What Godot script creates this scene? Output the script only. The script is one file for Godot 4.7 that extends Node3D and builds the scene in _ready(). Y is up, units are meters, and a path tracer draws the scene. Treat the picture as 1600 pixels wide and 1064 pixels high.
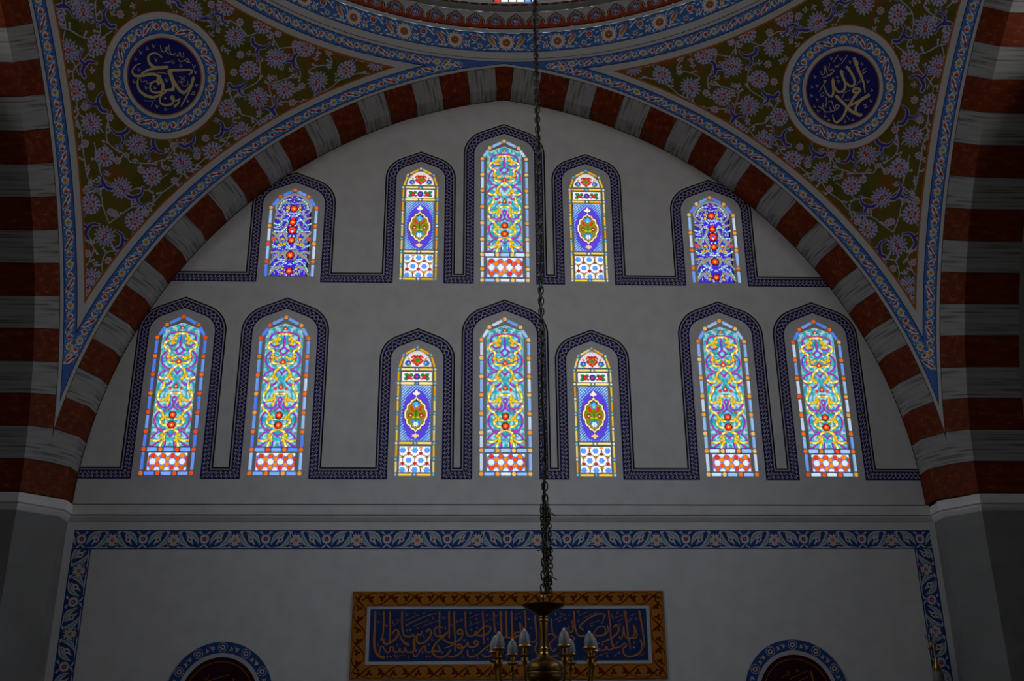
extends Node3D
# A mosque bay seen from the floor: stained-glass tympanum under a striped arch, painted pendentives, dome ring, chandelier.

const Y0 := 1.6              # eye height; heights below are measured from the eye and lifted by Y0
const WZ := -16.0            # front of the back wall
const AC := Vector2(1.02, 3.56)   # centre of the left arc of the pointed arch (mirrored for the right one)
const RI := 7.52             # soffit radius
const RO := 7.79             # outer radius of the chamfer
const ZF := -15.4            # plane of the arch face
const SX := 6.7              # plane of the side arches
const ZC := -8.7             # axis of the pendentives
const DC := -9.65            # axis of the dome ring
const SIDE := 7.8            # side walls
const FRONT := 9.0           # wall behind the camera

var taken := {}
var mat := {}
var rng := RandomNumberGenerator.new()

# ---------------------------------------------------------------- mesh building
class MB:
	var v := PackedVector3Array()
	var n := PackedVector3Array()
	var t := PackedVector2Array()
	var c := PackedColorArray()
	var ix := PackedInt32Array()
	var col := Color.WHITE
	func vert(p: Vector3, nn: Vector3, uv := Vector2.ZERO) -> int:
		v.append(p); n.append(nn); t.append(uv); c.append(col)
		return v.size() - 1
	func tri_i(a: int, b: int, d: int, hint: Vector3) -> void:
		var f := (v[d] - v[a]).cross(v[b] - v[a])
		if f.dot(hint) < 0.0:
			ix.append_array(PackedInt32Array([a, d, b]))
		else:
			ix.append_array(PackedInt32Array([a, b, d]))
	func quad(a: Vector3, b: Vector3, d: Vector3, e: Vector3, hint: Vector3, ua := Vector2.ZERO, ub := Vector2.ZERO, ud := Vector2.ZERO, ue := Vector2.ZERO) -> void:
		var f := (d - a).cross(e - b).normalized()
		if f.dot(hint) < 0.0:
			f = -f
		var i := vert(a, f, ua)
		vert(b, f, ub); vert(d, f, ud); vert(e, f, ue)
		tri_i(i, i + 1, i + 2, f)
		tri_i(i, i + 2, i + 3, f)
	func tri(a: Vector3, b: Vector3, d: Vector3, hint: Vector3) -> void:
		var f := (b - a).cross(d - a).normalized()
		if f.dot(hint) < 0.0:
			f = -f
		var i := vert(a, f); vert(b, f); vert(d, f)
		tri_i(i, i + 1, i + 2, f)
	func box(lo: Vector3, hi: Vector3) -> void:
		var q := [Vector3(lo.x, lo.y, lo.z), Vector3(hi.x, lo.y, lo.z), Vector3(hi.x, hi.y, lo.z), Vector3(lo.x, hi.y, lo.z), Vector3(lo.x, lo.y, hi.z), Vector3(hi.x, lo.y, hi.z), Vector3(hi.x, hi.y, hi.z), Vector3(lo.x, hi.y, hi.z)]
		quad(q[0], q[1], q[2], q[3], Vector3(0, 0, -1)); quad(q[4], q[5], q[6], q[7], Vector3(0, 0, 1))
		quad(q[0], q[1], q[5], q[4], Vector3(0, -1, 0)); quad(q[3], q[2], q[6], q[7], Vector3(0, 1, 0))
		quad(q[0], q[3], q[7], q[4], Vector3(-1, 0, 0)); quad(q[1], q[2], q[6], q[5], Vector3(1, 0, 0))
	# a polygon in x, y pushed from z0 (front) back to z1
	func prism(p: PackedVector2Array, z0: float, z1: float, back := true) -> void:
		var tr := Geometry2D.triangulate_polygon(p)
		for k in range(0, tr.size(), 3):
			var a := p[tr[k]]; var b := p[tr[k + 1]]; var d := p[tr[k + 2]]
			tri(Vector3(a.x, a.y, z0), Vector3(b.x, b.y, z0), Vector3(d.x, d.y, z0), Vector3(0, 0, 1))
			if back:
				tri(Vector3(a.x, a.y, z1), Vector3(b.x, b.y, z1), Vector3(d.x, d.y, z1), Vector3(0, 0, -1))
		var area := 0.0
		for k in p.size():
			area += p[k].cross(p[(k + 1) % p.size()])
		for k in p.size():
			var a := p[k]; var b := p[(k + 1) % p.size()]
			var o := Vector2(b.y - a.y, a.x - b.x) * signf(area)
			quad(Vector3(a.x, a.y, z0), Vector3(b.x, b.y, z0), Vector3(b.x, b.y, z1), Vector3(a.x, a.y, z1), Vector3(o.x, o.y, 0))
	# surface from a grid of points with smooth normals; hint points out
	func grid(p: Array, uv: Array, hint: Callable) -> void:
		var h := p.size(); var w: int = p[0].size(); var first := v.size()
		for j in h:
			for i in w:
				var du: Vector3 = p[j][mini(i + 1, w - 1)] - p[j][maxi(i - 1, 0)]
				var dv: Vector3 = p[mini(j + 1, h - 1)][i] - p[maxi(j - 1, 0)][i]
				var nn := du.cross(dv)
				var want: Vector3 = hint.call(p[j][i])
				nn = nn.normalized() if nn.length() > 1e-9 else want.normalized()
				vert(p[j][i], nn if nn.dot(want) > 0 else -nn, uv[j][i])
		for j in h - 1:
			for i in w - 1:
				var a := first + j * w + i
				for q in [[a, a + 1, a + w + 1], [a, a + w + 1, a + w]]:
					tri_i(q[0], q[1], q[2], n[q[0]] + n[q[1]] + n[q[2]])
	# profile of (radius, height) turned round the y axis at o
	func lathe(prof: Array, o: Vector3, seg := 24, smooth := true) -> void:
		for k in prof.size() - 1:
			var a: Vector2 = prof[k]; var b: Vector2 = prof[k + 1]
			if a.is_equal_approx(b):
				continue
			var nn := Vector2(b.y - a.y, a.x - b.x).normalized()
			var na := nn; var nb := nn
			if smooth:
				if k > 0:
					var z: Vector2 = prof[k - 1]
					var m := Vector2(a.y - z.y, z.x - a.x).normalized()
					if m.dot(nn) > 0.6: na = (m + nn).normalized()
				if k < prof.size() - 2:
					var z: Vector2 = prof[k + 2]
					var m := Vector2(z.y - b.y, b.x - z.x).normalized()
					if m.dot(nn) > 0.6: nb = (m + nn).normalized()
			var first := v.size()
			for s in seg + 1:
				var th := TAU * s / seg
				var d := Vector3(sin(th), 0, cos(th))
				vert(o + d * a.x + Vector3(0, a.y, 0), d * na.x + Vector3(0, na.y, 0), Vector2(float(s) / seg, 0))
				vert(o + d * b.x + Vector3(0, b.y, 0), d * nb.x + Vector3(0, nb.y, 0), Vector2(float(s) / seg, 1))
			for s in seg:
				var i := first + s * 2
				tri_i(i, i + 1, i + 3, n[i] + n[i + 3]); tri_i(i, i + 3, i + 2, n[i] + n[i + 3])
	func tube(path: PackedVector3Array, r0: float, r1: float, seg := 8, closed := false) -> void:
		var m := path.size(); var first := v.size(); var last := Vector3.UP
		for k in m:
			var d := (path[(k + 1) % m if closed else mini(k + 1, m - 1)] - path[(k - 1 + m) % m if closed else maxi(k - 1, 0)]).normalized()
			var a := last - d * last.dot(d)
			if a.length() < 0.05:
				a = Vector3.RIGHT - d * d.x
			a = a.normalized(); last = a
			var b := d.cross(a); var r := lerpf(r0, r1, float(k) / maxf(1, m - 1))
			for s in seg + 1:
				var q := a * cos(TAU * s / seg) + b * sin(TAU * s / seg)
				vert(path[k] + q * r, q)
		for k in (m if closed else m - 1):
			for s in seg:
				var i := first + k * (seg + 1) + s; var j := first + ((k + 1) % m) * (seg + 1) + s
				tri_i(i, i + 1, j + 1, n[i] + n[j + 1]); tri_i(i, j + 1, j, n[i] + n[j + 1])
	func mesh(with_colors := false) -> ArrayMesh:
		var a := []
		a.resize(Mesh.ARRAY_MAX)
		a[Mesh.ARRAY_VERTEX] = v; a[Mesh.ARRAY_NORMAL] = n; a[Mesh.ARRAY_TEX_UV] = t; a[Mesh.ARRAY_INDEX] = ix
		if with_colors:
			a[Mesh.ARRAY_COLOR] = c
		var m := ArrayMesh.new()
		m.add_surface_from_arrays(Mesh.PRIMITIVE_TRIANGLES, a)
		return m

# ---------------------------------------------------------------- drawing paint on images
class Pic:
	var im: Image
	var w: int
	var h: int
	func _init(width: int, height: int, ground: Color) -> void:
		w = width; h = height
		im = Image.create(w, h, false, Image.FORMAT_RGB8)
		im.fill(ground)
	func poly(p: PackedVector2Array, col: Color) -> void:
		var lo := 1e9; var hi := -1e9
		for q in p:
			lo = minf(lo, q.y); hi = maxf(hi, q.y)
		var m := p.size()
		for y in range(maxi(0, floori(lo)), mini(h - 1, ceili(hi)) + 1):
			var yy := y + 0.5
			var xs := PackedFloat32Array()
			var a := p[m - 1]
			for b in p:
				if (a.y <= yy) != (b.y <= yy):
					xs.append(a.x + (yy - a.y) / (b.y - a.y) * (b.x - a.x))
				a = b
			if xs.size() > 2:
				xs.sort()
			for k in range(0, xs.size() - 1, 2):
				var x0 := maxi(0, roundi(minf(xs[k], xs[k + 1]))); var x1 := mini(w, roundi(maxf(xs[k], xs[k + 1])))
				if x1 > x0:
					im.fill_rect(Rect2i(x0, y, x1 - x0, 1), col)
	func polys(ps: Array, col: Color) -> void:      # even-odd fill of several outlines
		for y in h:
			var yy := y + 0.5
			var xs := PackedFloat32Array()
			for p: PackedVector2Array in ps:
				var a := p[p.size() - 1]
				for b in p:
					if (a.y <= yy) != (b.y <= yy):
						xs.append(a.x + (yy - a.y) / (b.y - a.y) * (b.x - a.x))
					a = b
			xs.sort()
			for k in range(0, xs.size() - 1, 2):
				var x0 := maxi(0, roundi(xs[k])); var x1 := mini(w, roundi(xs[k + 1]))
				if x1 > x0:
					im.fill_rect(Rect2i(x0, y, x1 - x0, 1), col)
	func disc(c: Vector2, r: float, col: Color) -> void:
		for y in range(maxi(0, floori(c.y - r)), mini(h - 1, ceili(c.y + r)) + 1):
			var s := r * r - (y + 0.5 - c.y) * (y + 0.5 - c.y)
			if s > 0:
				s = sqrt(s)
				var x0 := maxi(0, roundi(c.x - s)); var x1 := mini(w, roundi(c.x + s))
				if x1 > x0:
					im.fill_rect(Rect2i(x0, y, x1 - x0, 1), col)
	func ring(c: Vector2, r: float, wd: float, col: Color, a0 := 0.0, a1 := TAU) -> void:
		var p := PackedVector2Array()
		var k := maxi(10, int(r * absf(a1 - a0) / 4.0))
		for i in k + 1:
			p.append(c + Vector2.from_angle(lerpf(a0, a1, float(i) / k)) * r)
		line(p, wd, wd, col)
	func line(p: PackedVector2Array, w0: float, w1: float, col: Color) -> void:
		var m := p.size()
		for k in m - 1:
			var a := p[k]; var b := p[k + 1]
			var ra := lerpf(w0, w1, float(k) / (m - 1)) / 2.0; var rb := lerpf(w0, w1, float(k + 1) / (m - 1)) / 2.0
			var o := (b - a).normalized().orthogonal()
			poly(PackedVector2Array([a + o * ra, b + o * rb, b - o * rb, a - o * ra]), col)
			if ra > 0.8:
				disc(a, ra, col)
		if w1 > 1.6:
			disc(p[m - 1], w1 / 2.0, col)
	func stroke(p: PackedVector2Array, w0: float, w1: float, col: Color, mid := -1.0) -> void:
		var q := smooth(p)
		if mid < 0:
			line(q, w0, w1, col)
		else:
			var k := q.size() / 2
			line(q.slice(0, k + 1), w0, mid, col); line(q.slice(k), mid, w1, col)
	static func smooth(p: PackedVector2Array) -> PackedVector2Array:
		if p.size() < 3:
			return p
		var q := PackedVector2Array()
		for k in p.size() - 1:
			var a := p[maxi(k - 1, 0)]; var d := p[mini(k + 2, p.size() - 1)]
			for s in 6:
				q.append(p[k].cubic_interpolate(p[k + 1], a, d, s / 6.0))
		q.append(p[p.size() - 1])
		return q
	# lens-shaped leaf from a to b
	func leaf(a: Vector2, b: Vector2, wide: float, col: Color, bend := 0.0) -> void:
		var d := b - a; var o := d.orthogonal().normalized(); var p := PackedVector2Array()
		for k in 9:
			var s := k / 8.0
			p.append(a + d * s + o * (sin(s * PI) * wide / 2.0 + sin(s * PI) * bend))
		for k in range(7, 0, -1):
			var s := k / 8.0
			p.append(a + d * s + o * (-sin(s * PI) * wide / 2.0 + sin(s * PI) * bend))
		poly(p, col)
	func petals(c: Vector2, r0: float, r1: float, k: int, wide: float, col: Color, turn := 0.0) -> void:
		for i in k:
			var d := Vector2.from_angle(TAU * i / k + turn)
			leaf(c + d * r0, c + d * r1, wide, col)
	func texture() -> ImageTexture:
		return ImageTexture.create_from_image(im)

func V2(a: Array) -> PackedVector2Array:
	var p := PackedVector2Array()
	for k in range(0, a.size(), 2):
		p.append(Vector2(a[k], a[k + 1]))
	return p

func rgb(r: int, g: int, b: int) -> Color:
	return Color8(r, g, b)

# ---------------------------------------------------------------- scene helpers
func numbered(called: String) -> String:
	var k: int = taken.get(called, 0)
	taken[called] = k + 1
	return called if k == 0 else "%s_%03d" % [called, k]

func tag(o: Node3D, label: String, category: String, group := "", kind := "") -> Node3D:
	o.set_meta("label", label); o.set_meta("category", category)
	if group: o.set_meta("group", group)
	if kind: o.set_meta("kind", kind)
	return o

func thing(called: String, at := Vector3.ZERO) -> Node3D:
	var o := Node3D.new()
	o.name = numbered(called); add_child(o)
	o.position = at
	return o

func put(called: String, m: Mesh, material: Material, parent: Node3D = self) -> MeshInstance3D:
	var o := MeshInstance3D.new()
	o.name = numbered(called) if parent == self else called
	o.mesh = m
	o.material_override = null
	for k in m.get_surface_count():
		o.set_surface_override_material(k, material)
	parent.add_child(o, true)
	return o

func part(called: String, b: MB, material: Material, parent: Node3D = self, colors := false) -> MeshInstance3D:
	return put(called, b.mesh(colors), material, parent)

func std(col: Color, rough := 0.8, metal := 0.0) -> StandardMaterial3D:
	var m := StandardMaterial3D.new()
	m.albedo_color = col; m.roughness = rough; m.metallic = metal
	m.metallic_specular = 0.2 if rough > 0.4 and metal == 0.0 else 0.5
	return m

func textured(tex: Texture2D, rough := 0.75) -> StandardMaterial3D:
	var m := StandardMaterial3D.new()
	m.albedo_texture = tex; m.roughness = rough; m.metallic_specular = 0.2
	return m

func noise_tex(freq: float, ramp: Array, size := 512, octaves := 4, seed_ := 1, warp := false, stretch := Vector2i.ONE) -> Texture2D:
	var f := FastNoiseLite.new()
	f.seed = seed_; f.frequency = freq; f.fractal_octaves = octaves
	f.domain_warp_enabled = warp; f.domain_warp_amplitude = 40.0
	var g := Gradient.new()
	var off := PackedFloat32Array(); var cols := PackedColorArray()
	for k in range(0, ramp.size(), 2):
		off.append(ramp[k]); cols.append(ramp[k + 1])
	g.offsets = off; g.colors = cols
	var t := NoiseTexture2D.new()
	t.width = size; t.height = size; t.seamless = true; t.noise = f; t.color_ramp = g
	return t

func P3(x: float, y: float, z: float) -> Vector3:
	return Vector3(x, y + Y0, z)

# ---------------------------------------------------------------- the arch and pendentive curves
func xb(y: float, r := RO) -> float:      # x of the left half of the arch curve at height y
	return AC.x - sqrt(maxf(r * r - (y - AC.y) * (y - AC.y), AC.x * AC.x))

var vy := PackedFloat32Array()      # heights
var vv := PackedFloat32Array()      # length up the pendentive at those heights
var y_apex := 0.0

func pend_tables() -> void:
	y_apex = AC.y + sqrt(RO * RO - AC.x * AC.x)
	var y_tip := AC.y + sqrt(RO * RO - (SX + AC.x) * (SX + AC.x))
	var s := 0.0
	for k in 201:
		var y := lerpf(y_tip, y_apex, k / 200.0)
		if k > 0:
			s += Vector2(y - vy[k - 1], prad(y) - prad(vy[k - 1])).length()
		vy.append(y); vv.append(s)

func prad(y: float) -> float:
	var x := xb(y)
	return sqrt(x * x + SX * SX)

func ring_from_axis(th: float, r: float) -> float:   # distance from the pendentive axis to the dome ring of radius r
	var e := ZC - DC
	var c := e * cos(th)
	return c + sqrt(c * c - e * e + r * r)

# point of the pendentive at (u, v): u metres sideways from its diagonal, v metres up its face; s = -1 left, 1 right
func pend(u: float, v: float, s: float, lift := 0.0) -> Vector3:
	var k := clampi(vv.bsearch(v), 1, 200)
	var f := (v - vv[k - 1]) / (vv[k] - vv[k - 1])
	var y := lerpf(vy[k - 1], vy[k], f)
	var r := prad(y)
	var th := PI / 4 + u / r
	var slope := (prad(vy[k]) - prad(vy[k - 1])) / (vy[k] - vy[k - 1])
	var inward := Vector3(-s * sin(th), slope, cos(th)).normalized()
	return P3(s * r * sin(th), y, ZC - r * cos(th)) + inward * lift

func _ready() -> void:
	rng.seed = 7
	var cam := Camera3D.new()
	cam.name = "camera"
	cam.fov = rad_to_deg(2.0 * atan(532.0 / 1669.714))
	cam.position = Vector3(-0.5823, Y0, 0)
	cam.basis = Basis.from_euler(Vector3(deg_to_rad(21.8316), deg_to_rad(-2.4982), deg_to_rad(-0.509)))
	cam.near = 0.05; cam.far = 200.0
	add_child(cam)
	cam.current = true
	var sky := ProceduralSkyMaterial.new()
	sky.sky_top_color = Color(0.90, 0.94, 1.0); sky.sky_horizon_color = Color(1.0, 1.0, 1.0)
	sky.ground_bottom_color = Color(0.76, 0.75, 0.73); sky.ground_horizon_color = Color(0.9, 0.89, 0.87)
	sky.sky_energy_multiplier = 1.0; sky.ground_energy_multiplier = 1.0
	var s := Sky.new()
	s.sky_material = sky
	var env := Environment.new()
	env.background_mode = Environment.BG_SKY; env.sky = s
	env.background_energy_multiplier = 3.8
	env.tonemap_mode = Environment.TONE_MAPPER_LINEAR
	env.tonemap_exposure = 1.0
	env.sdfgi_enabled = true; env.ssao_enabled = true; env.ssil_enabled = true
	var we := WorldEnvironment.new()
	we.name = "environment"; we.environment = env
	add_child(we)
	pend_tables()
	materials()
	build_shell()
	build_arches()
	build_pendentives()
	build_dome()
	build_windows()
	build_wall_paint()
	build_panel()
	build_chandelier()
	build_lamp()

# ---------------------------------------------------------------- materials
func materials() -> void:
	var white := std(Color(1, 1, 1), 0.85)
	white.albedo_texture = noise_tex(0.012, [0.0, rgb(218, 218, 218), 0.5, rgb(226, 226, 225), 1.0, rgb(231, 231, 230)], 512, 5, 3)
	white.uv1_triplanar = true; white.uv1_world_triplanar = true; white.uv1_scale = Vector3.ONE * 0.35
	mat.plaster = white
	mat.limewash = std(rgb(192, 192, 190), 0.85)
	var grey := std(Color(1, 1, 1), 0.55)
	grey.albedo_texture = noise_tex(0.014, [0.0, rgb(92, 92, 92), 0.2, rgb(116, 116, 115), 0.28, rgb(144, 144, 143), 0.6, rgb(155, 155, 154), 1.0, rgb(165, 165, 163)], 512, 4, 11)
	grey.uv1_scale = Vector3(0.13, 2.4, 1)
	mat.marble = grey
	var red := std(Color(1, 1, 1), 0.5)
	red.albedo_texture = noise_tex(0.016, [0.0, rgb(88, 32, 13), 0.4, rgb(108, 43, 18), 0.64, rgb(116, 46, 19), 0.68, rgb(150, 100, 70), 0.70, rgb(114, 45, 18), 1.0, rgb(100, 38, 16)], 512, 4, 23, true)
	red.uv1_scale = Vector3(0.6, 0.9, 1)
	mat.redstone = red
	mat.joint = std(rgb(40, 34, 30), 0.9)
	mat.black = std(rgb(34, 32, 34), 0.85)
	mat.pier = std(Color(1, 1, 1), 0.8)
	mat.pier.albedo_texture = noise_tex(0.01, [0.0, rgb(124, 124, 123), 0.5, rgb(134, 134, 133), 1.0, rgb(142, 142, 141)], 512, 5, 31)
	mat.pier.uv1_triplanar = true; mat.pier.uv1_world_triplanar = true; mat.pier.uv1_scale = Vector3.ONE * 0.3
	mat.sidewall = std(rgb(92, 91, 88), 0.8)  # darkened so the side and rear walls bounce less light
	mat.carpet = std(Color(1, 1, 1), 0.95)
	mat.carpet.albedo_texture = noise_tex(0.05, [0.0, rgb(72, 52, 46), 1.0, rgb(104, 80, 70)], 256, 3, 41)
	mat.carpet.uv1_triplanar = true; mat.carpet.uv1_world_triplanar = true
	mat.frame = std(rgb(205, 203, 198), 0.6)
	mat.brass = std(rgb(176, 134, 58), 0.28, 1.0)
	mat.dark_brass = std(rgb(104, 78, 40), 0.38, 1.0)
	mat.iron = std(rgb(86, 82, 74), 0.45, 1.0)
	mat.cable = std(rgb(46, 44, 38), 0.6)
	mat.clear = std(Color(1, 1, 1, 0.06), 0.05)
	mat.clear.transparency = BaseMaterial3D.TRANSPARENCY_ALPHA
	mat.frost = std(rgb(140, 140, 142), 0.35)
	mat.frost.backlight_enabled = true; mat.frost.backlight = Color(0.4, 0.4, 0.4)
	mat.bulb = std(rgb(236, 236, 232), 0.06)
	mat.smoke = std(rgb(120, 112, 112), 0.2)
	mat.dentil = std(rgb(120, 36, 34), 0.8)
	mat.lead = std(rgb(60, 60, 62), 0.7)
	var gl := glass_mat(Color.WHITE)
	gl.albedo_color = Color(0.93, 0.93, 0.93)
	gl.vertex_color_use_as_albedo = true
	mat.glass = gl

func glass_mat(col: Color) -> StandardMaterial3D:
	var m := std(col, 0.25)
	m.backlight_enabled = true
	var k := maxf(col.r, maxf(col.g, col.b))
	m.backlight = Color(col.r / k, col.g / k, col.b / k) * (1.0 if col == Color.WHITE else 0.88)
	return m

# ---------------------------------------------------------------- shell
func arch_pts(hw: float, r: float, ys: float, d: float, yb: float) -> PackedVector2Array:
	var p := PackedVector2Array([Vector2(-hw - d, yb)])
	for k in 11:
		p.append(Vector2(-(hw - r), ys) + Vector2.from_angle(PI - deg_to_rad(68.0) * k / 10.0) * (r + d))
	var q := p.duplicate()
	p.append(Vector2(0, ys + r * sin(deg_to_rad(68.0)) + tan(deg_to_rad(22.0)) * (hw - r + r * cos(deg_to_rad(68.0))) + d / cos(deg_to_rad(22.0))))
	for k in range(q.size() - 1, -1, -1):
		p.append(Vector2(-q[k].x, q[k].y))
	return p

# kind, centre x, height of the lowest dots, height of the top dot
const WIN := [
	["A", -5.16, 4.205, 6.795], ["A", -3.526, 4.205, 6.79], ["B", -1.40, 4.19, 6.285], ["A", 0.003, 4.205, 6.788], ["B", 1.40, 4.19, 6.285], ["A", 3.523, 4.205, 6.79], ["A", 5.086, 4.205, 6.79],
	["C", -3.54, 7.516, 9.132], ["B", -1.423, 7.495, 9.59], ["U", 0.01, 7.485, 10.16], ["B", 1.418, 7.493, 9.585], ["C", 3.539, 7.474, 9.09]]

func win_shape(kind: String) -> Dictionary:   # inner line of the painted border, and how far the plaster opening lies inside it
	if kind == "B":
		return {"hw": 0.416, "r": 0.24, "dots": 0.126, "hole": 0.071, "rise": 0.330, "tall": 2.093}
	return {"hw": 0.517, "r": 0.30, "dots": 0.139, "hole": 0.087, "rise": 0.411, "tall": {"A": 2.585, "U": 2.675, "C": 1.616}[kind]}

func spring(kind: String, bottom: float) -> float:
	var w := win_shape(kind)
	return bottom + w.tall + w.dots / cos(deg_to_rad(22.0)) - w.rise

func structure(o: Node3D, label: String, category: String) -> void:
	tag(o, label, category, "", "structure")

func build_shell() -> void:
	var b := MB.new()
	b.box(Vector3(-SIDE - 0.4, -0.3, WZ - 0.4), Vector3(SIDE + 0.4, 0, FRONT + 0.4))
	structure(part("floor", b, mat.carpet), "carpeted prayer hall floor below the picture", "floor")
	# ceiling with the round opening under the dome
	b = MB.new()
	var yc := 11.46
	for s in [-1, 1]:
		var p := PackedVector2Array([Vector2(0, WZ - 0.3), Vector2(s * (SIDE + 0.3), WZ - 0.3), Vector2(s * (SIDE + 0.3), FRONT + 0.3), Vector2(0, FRONT + 0.3)])
		for k in 33:
			var th := PI * k / 32.0
			p.append(Vector2(s * 5.766 * sin(th), DC + 5.766 * cos(th)))
		var tr := Geometry2D.triangulate_polygon(p)
		for k in range(0, tr.size(), 3):
			for q in [[yc, -1.0], [yc + 0.3, 1.0]]:
				b.tri(P3(p[tr[k]].x, q[0], p[tr[k]].y), P3(p[tr[k + 1]].x, q[0], p[tr[k + 1]].y), P3(p[tr[k + 2]].x, q[0], p[tr[k + 2]].y), Vector3(0, q[1], 0))
	structure(part("ceiling", b, mat.plaster), "white flat ceiling round the foot of the dome", "ceiling")
	# back wall: rows of plain wall and rows with window openings
	b = MB.new()
	var lo := -SIDE - 0.3; var hi := SIDE + 0.3
	var rows := [[-Y0, 4.10, -1, 0], [4.10, 7.2, 0, 7], [7.2, 7.4, -1, 0], [7.4, 10.6, 7, 12], [10.6, 11.8, -1, 0]]
	for r in rows:
		var y0: float = r[0]; var y1: float = r[1]
		if r[2] < 0:
			b.prism(V2([lo, y0 + Y0, hi, y0 + Y0, hi, y1 + Y0, lo, y1 + Y0]), WZ, WZ - 0.25)
			continue
		var x := lo
		for k in range(r[2], r[3]):
			var w: Array = WIN[k]
			var sh := win_shape(w[0])
			var cl: float = w[1] - 0.5; var cr: float = w[1] + 0.5
			b.prism(V2([x, y0 + Y0, cl, y0 + Y0, cl, y1 + Y0, x, y1 + Y0]), WZ, WZ - 0.25)
			var o := arch_pts(sh.hw, sh.r, spring(w[0], w[2]), -sh.hole, w[2] - 0.055)
			var half := o.size() / 2
			for s in [-1, 1]:
				var p := V2([w[1], y0 + Y0, w[1] + s * 0.5, y0 + Y0, w[1] + s * 0.5, y1 + Y0, w[1], y1 + Y0])
				for i in range(half, -1, -1):
					p.append(Vector2(w[1] - s * o[i].x, o[i].y + Y0))
				p.append(Vector2(w[1], o[0].y + Y0))
				b.prism(p, WZ, WZ - 0.25)
			x = cr
		b.prism(V2([x, y0 + Y0, hi, y0 + Y0, hi, y1 + Y0, x, y1 + Y0]), WZ, WZ - 0.25)
	structure(part("wall_back", b, mat.plaster), "white plastered wall with two rows of arched window openings", "wall")
	# side walls and the wall behind the camera, darkened, with clear side windows added to light the bay
	var zs := [-11.0, -8.6, -6.2, -3.8]
	var nwin := 20
	for s in [-1, 1]:
		b = MB.new()
		wall_with_openings(b, zs, WZ - 0.3, FRONT + 0.3, func(along, y, depth): return Vector3(s * (SIDE + depth), y, along), Vector3(-s, 0, 0))
		structure(part("wall_left" if s < 0 else "wall_right", b, mat.sidewall), "side wall at the %s edge, darkened to cut bounced light, with added clear windows" % ("left" if s < 0 else "right"), "wall")
		for z in zs:
			for t in 2:
				added_window(nwin, Vector3(s * (SIDE + DEEP - 0.1), TIERS[t][0], z), PI / 2, t)
				nwin += 1
	b = MB.new()
	b.box(Vector3(-SIDE - 0.3, 0, FRONT), Vector3(SIDE + 0.3, 11.8 + Y0, FRONT + 0.3))
	structure(part("wall_front", b, mat.sidewall), "wall behind the viewer, darkened to cut bounced light", "wall")
	# piers below the arch and the cornice that runs round them
	for s in [-1, 1]:
		b = MB.new()
		var p := pier_plan(s, 0.0)
		for k in p.size() - 1:
			b.quad(Vector3(p[k].x, 0, p[k].y), Vector3(p[k + 1].x, 0, p[k + 1].y), P3(p[k + 1].x, 3.62, p[k + 1].y), P3(p[k].x, 3.62, p[k].y), Vector3(-s, 0, 1))
		structure(part("wall_pier_left" if s < 0 else "wall_pier_right", b, mat.pier), "grey chamfered pier below the striped arch at the %s" % ("left" if s < 0 else "right"), "pier")
	b = MB.new()
	var prof := [Vector2(0, 3.70), Vector2(0.07, 3.70), Vector2(0.075, 3.56), Vector2(0.05, 3.545), Vector2(0.045, 3.52), Vector2(0.015, 3.47), Vector2(0.0, 3.455)]
	for k in prof.size() - 1:
		var a := cornice_plan(prof[k].x); var d := cornice_plan(prof[k + 1].x)
		for i in a.size() - 1:
			b.quad(P3(a[i].x, prof[k].y, a[i].y), P3(a[i + 1].x, prof[k].y, a[i + 1].y), P3(d[i + 1].x, prof[k + 1].y, d[i + 1].y), P3(d[i].x, prof[k + 1].y, d[i].y), Vector3(0, -0.3, 1))
	structure(part("trim_1", b, mat.plaster), "white moulded cornice under the windows, running round the piers", "cornice")

func pier_plan(s: float, off: float) -> PackedVector2Array:   # (x, z), from the back wall to the side wall
	var xe := 6.52 if s < 0 else 6.585
	var zz := ZF + (SX - 6.5)
	var k := off * 0.4142
	return PackedVector2Array([Vector2(s * (xe - off), WZ), Vector2(s * (xe - off), -15.66 + k), Vector2(s * (6.96 - k), zz + off), Vector2(s * SIDE, zz + off)])

func cornice_plan(off: float) -> PackedVector2Array:
	var l := pier_plan(-1.0, off); var r := pier_plan(1.0, off)
	l[0].y = WZ + off; r[0].y = WZ + off
	var p := PackedVector2Array([l[3], l[2], l[1], l[0]])
	p.append_array(r)
	return p

const TIERS := [[1.2, 2.2], [6.8, 11.4]]      # sill and head of the clear windows added to light the bay
const HALFW := 1.0
const DEEP := 0.9                            # side walls made deep so the openings cut grazing light

func wall_with_openings(b: MB, at: Array, a0: float, a1: float, place: Callable, inward: Vector3) -> void:
	var top := 11.8 + Y0
	var slabs := [[a0, a1, 0.0, TIERS[0][0]], [a0, a1, TIERS[0][1], TIERS[1][0]], [a0, a1, TIERS[1][1], top]]
	for t in TIERS:
		var x := a0
		for c in at:
			slabs.append([x, c - HALFW, t[0], t[1]]); x = c + HALFW
		slabs.append([x, a1, t[0], t[1]])
	for q in slabs:
		for d in [0.0, DEEP]:
			b.quad(place.call(q[0], q[2], d), place.call(q[1], q[2], d), place.call(q[1], q[3], d), place.call(q[0], q[3], d), inward if d == 0.0 else -inward)
	for c in at:
		for t in TIERS:
			for q in [[c - HALFW, t[0], c - HALFW, t[1]], [c + HALFW, t[0], c + HALFW, t[1]], [c - HALFW, t[0], c + HALFW, t[0]], [c - HALFW, t[1], c + HALFW, t[1]]]:
				b.quad(place.call(q[0], q[1], 0.0), place.call(q[2], q[3], 0.0), place.call(q[2], q[3], DEEP), place.call(q[0], q[1], DEEP), inward)

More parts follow.
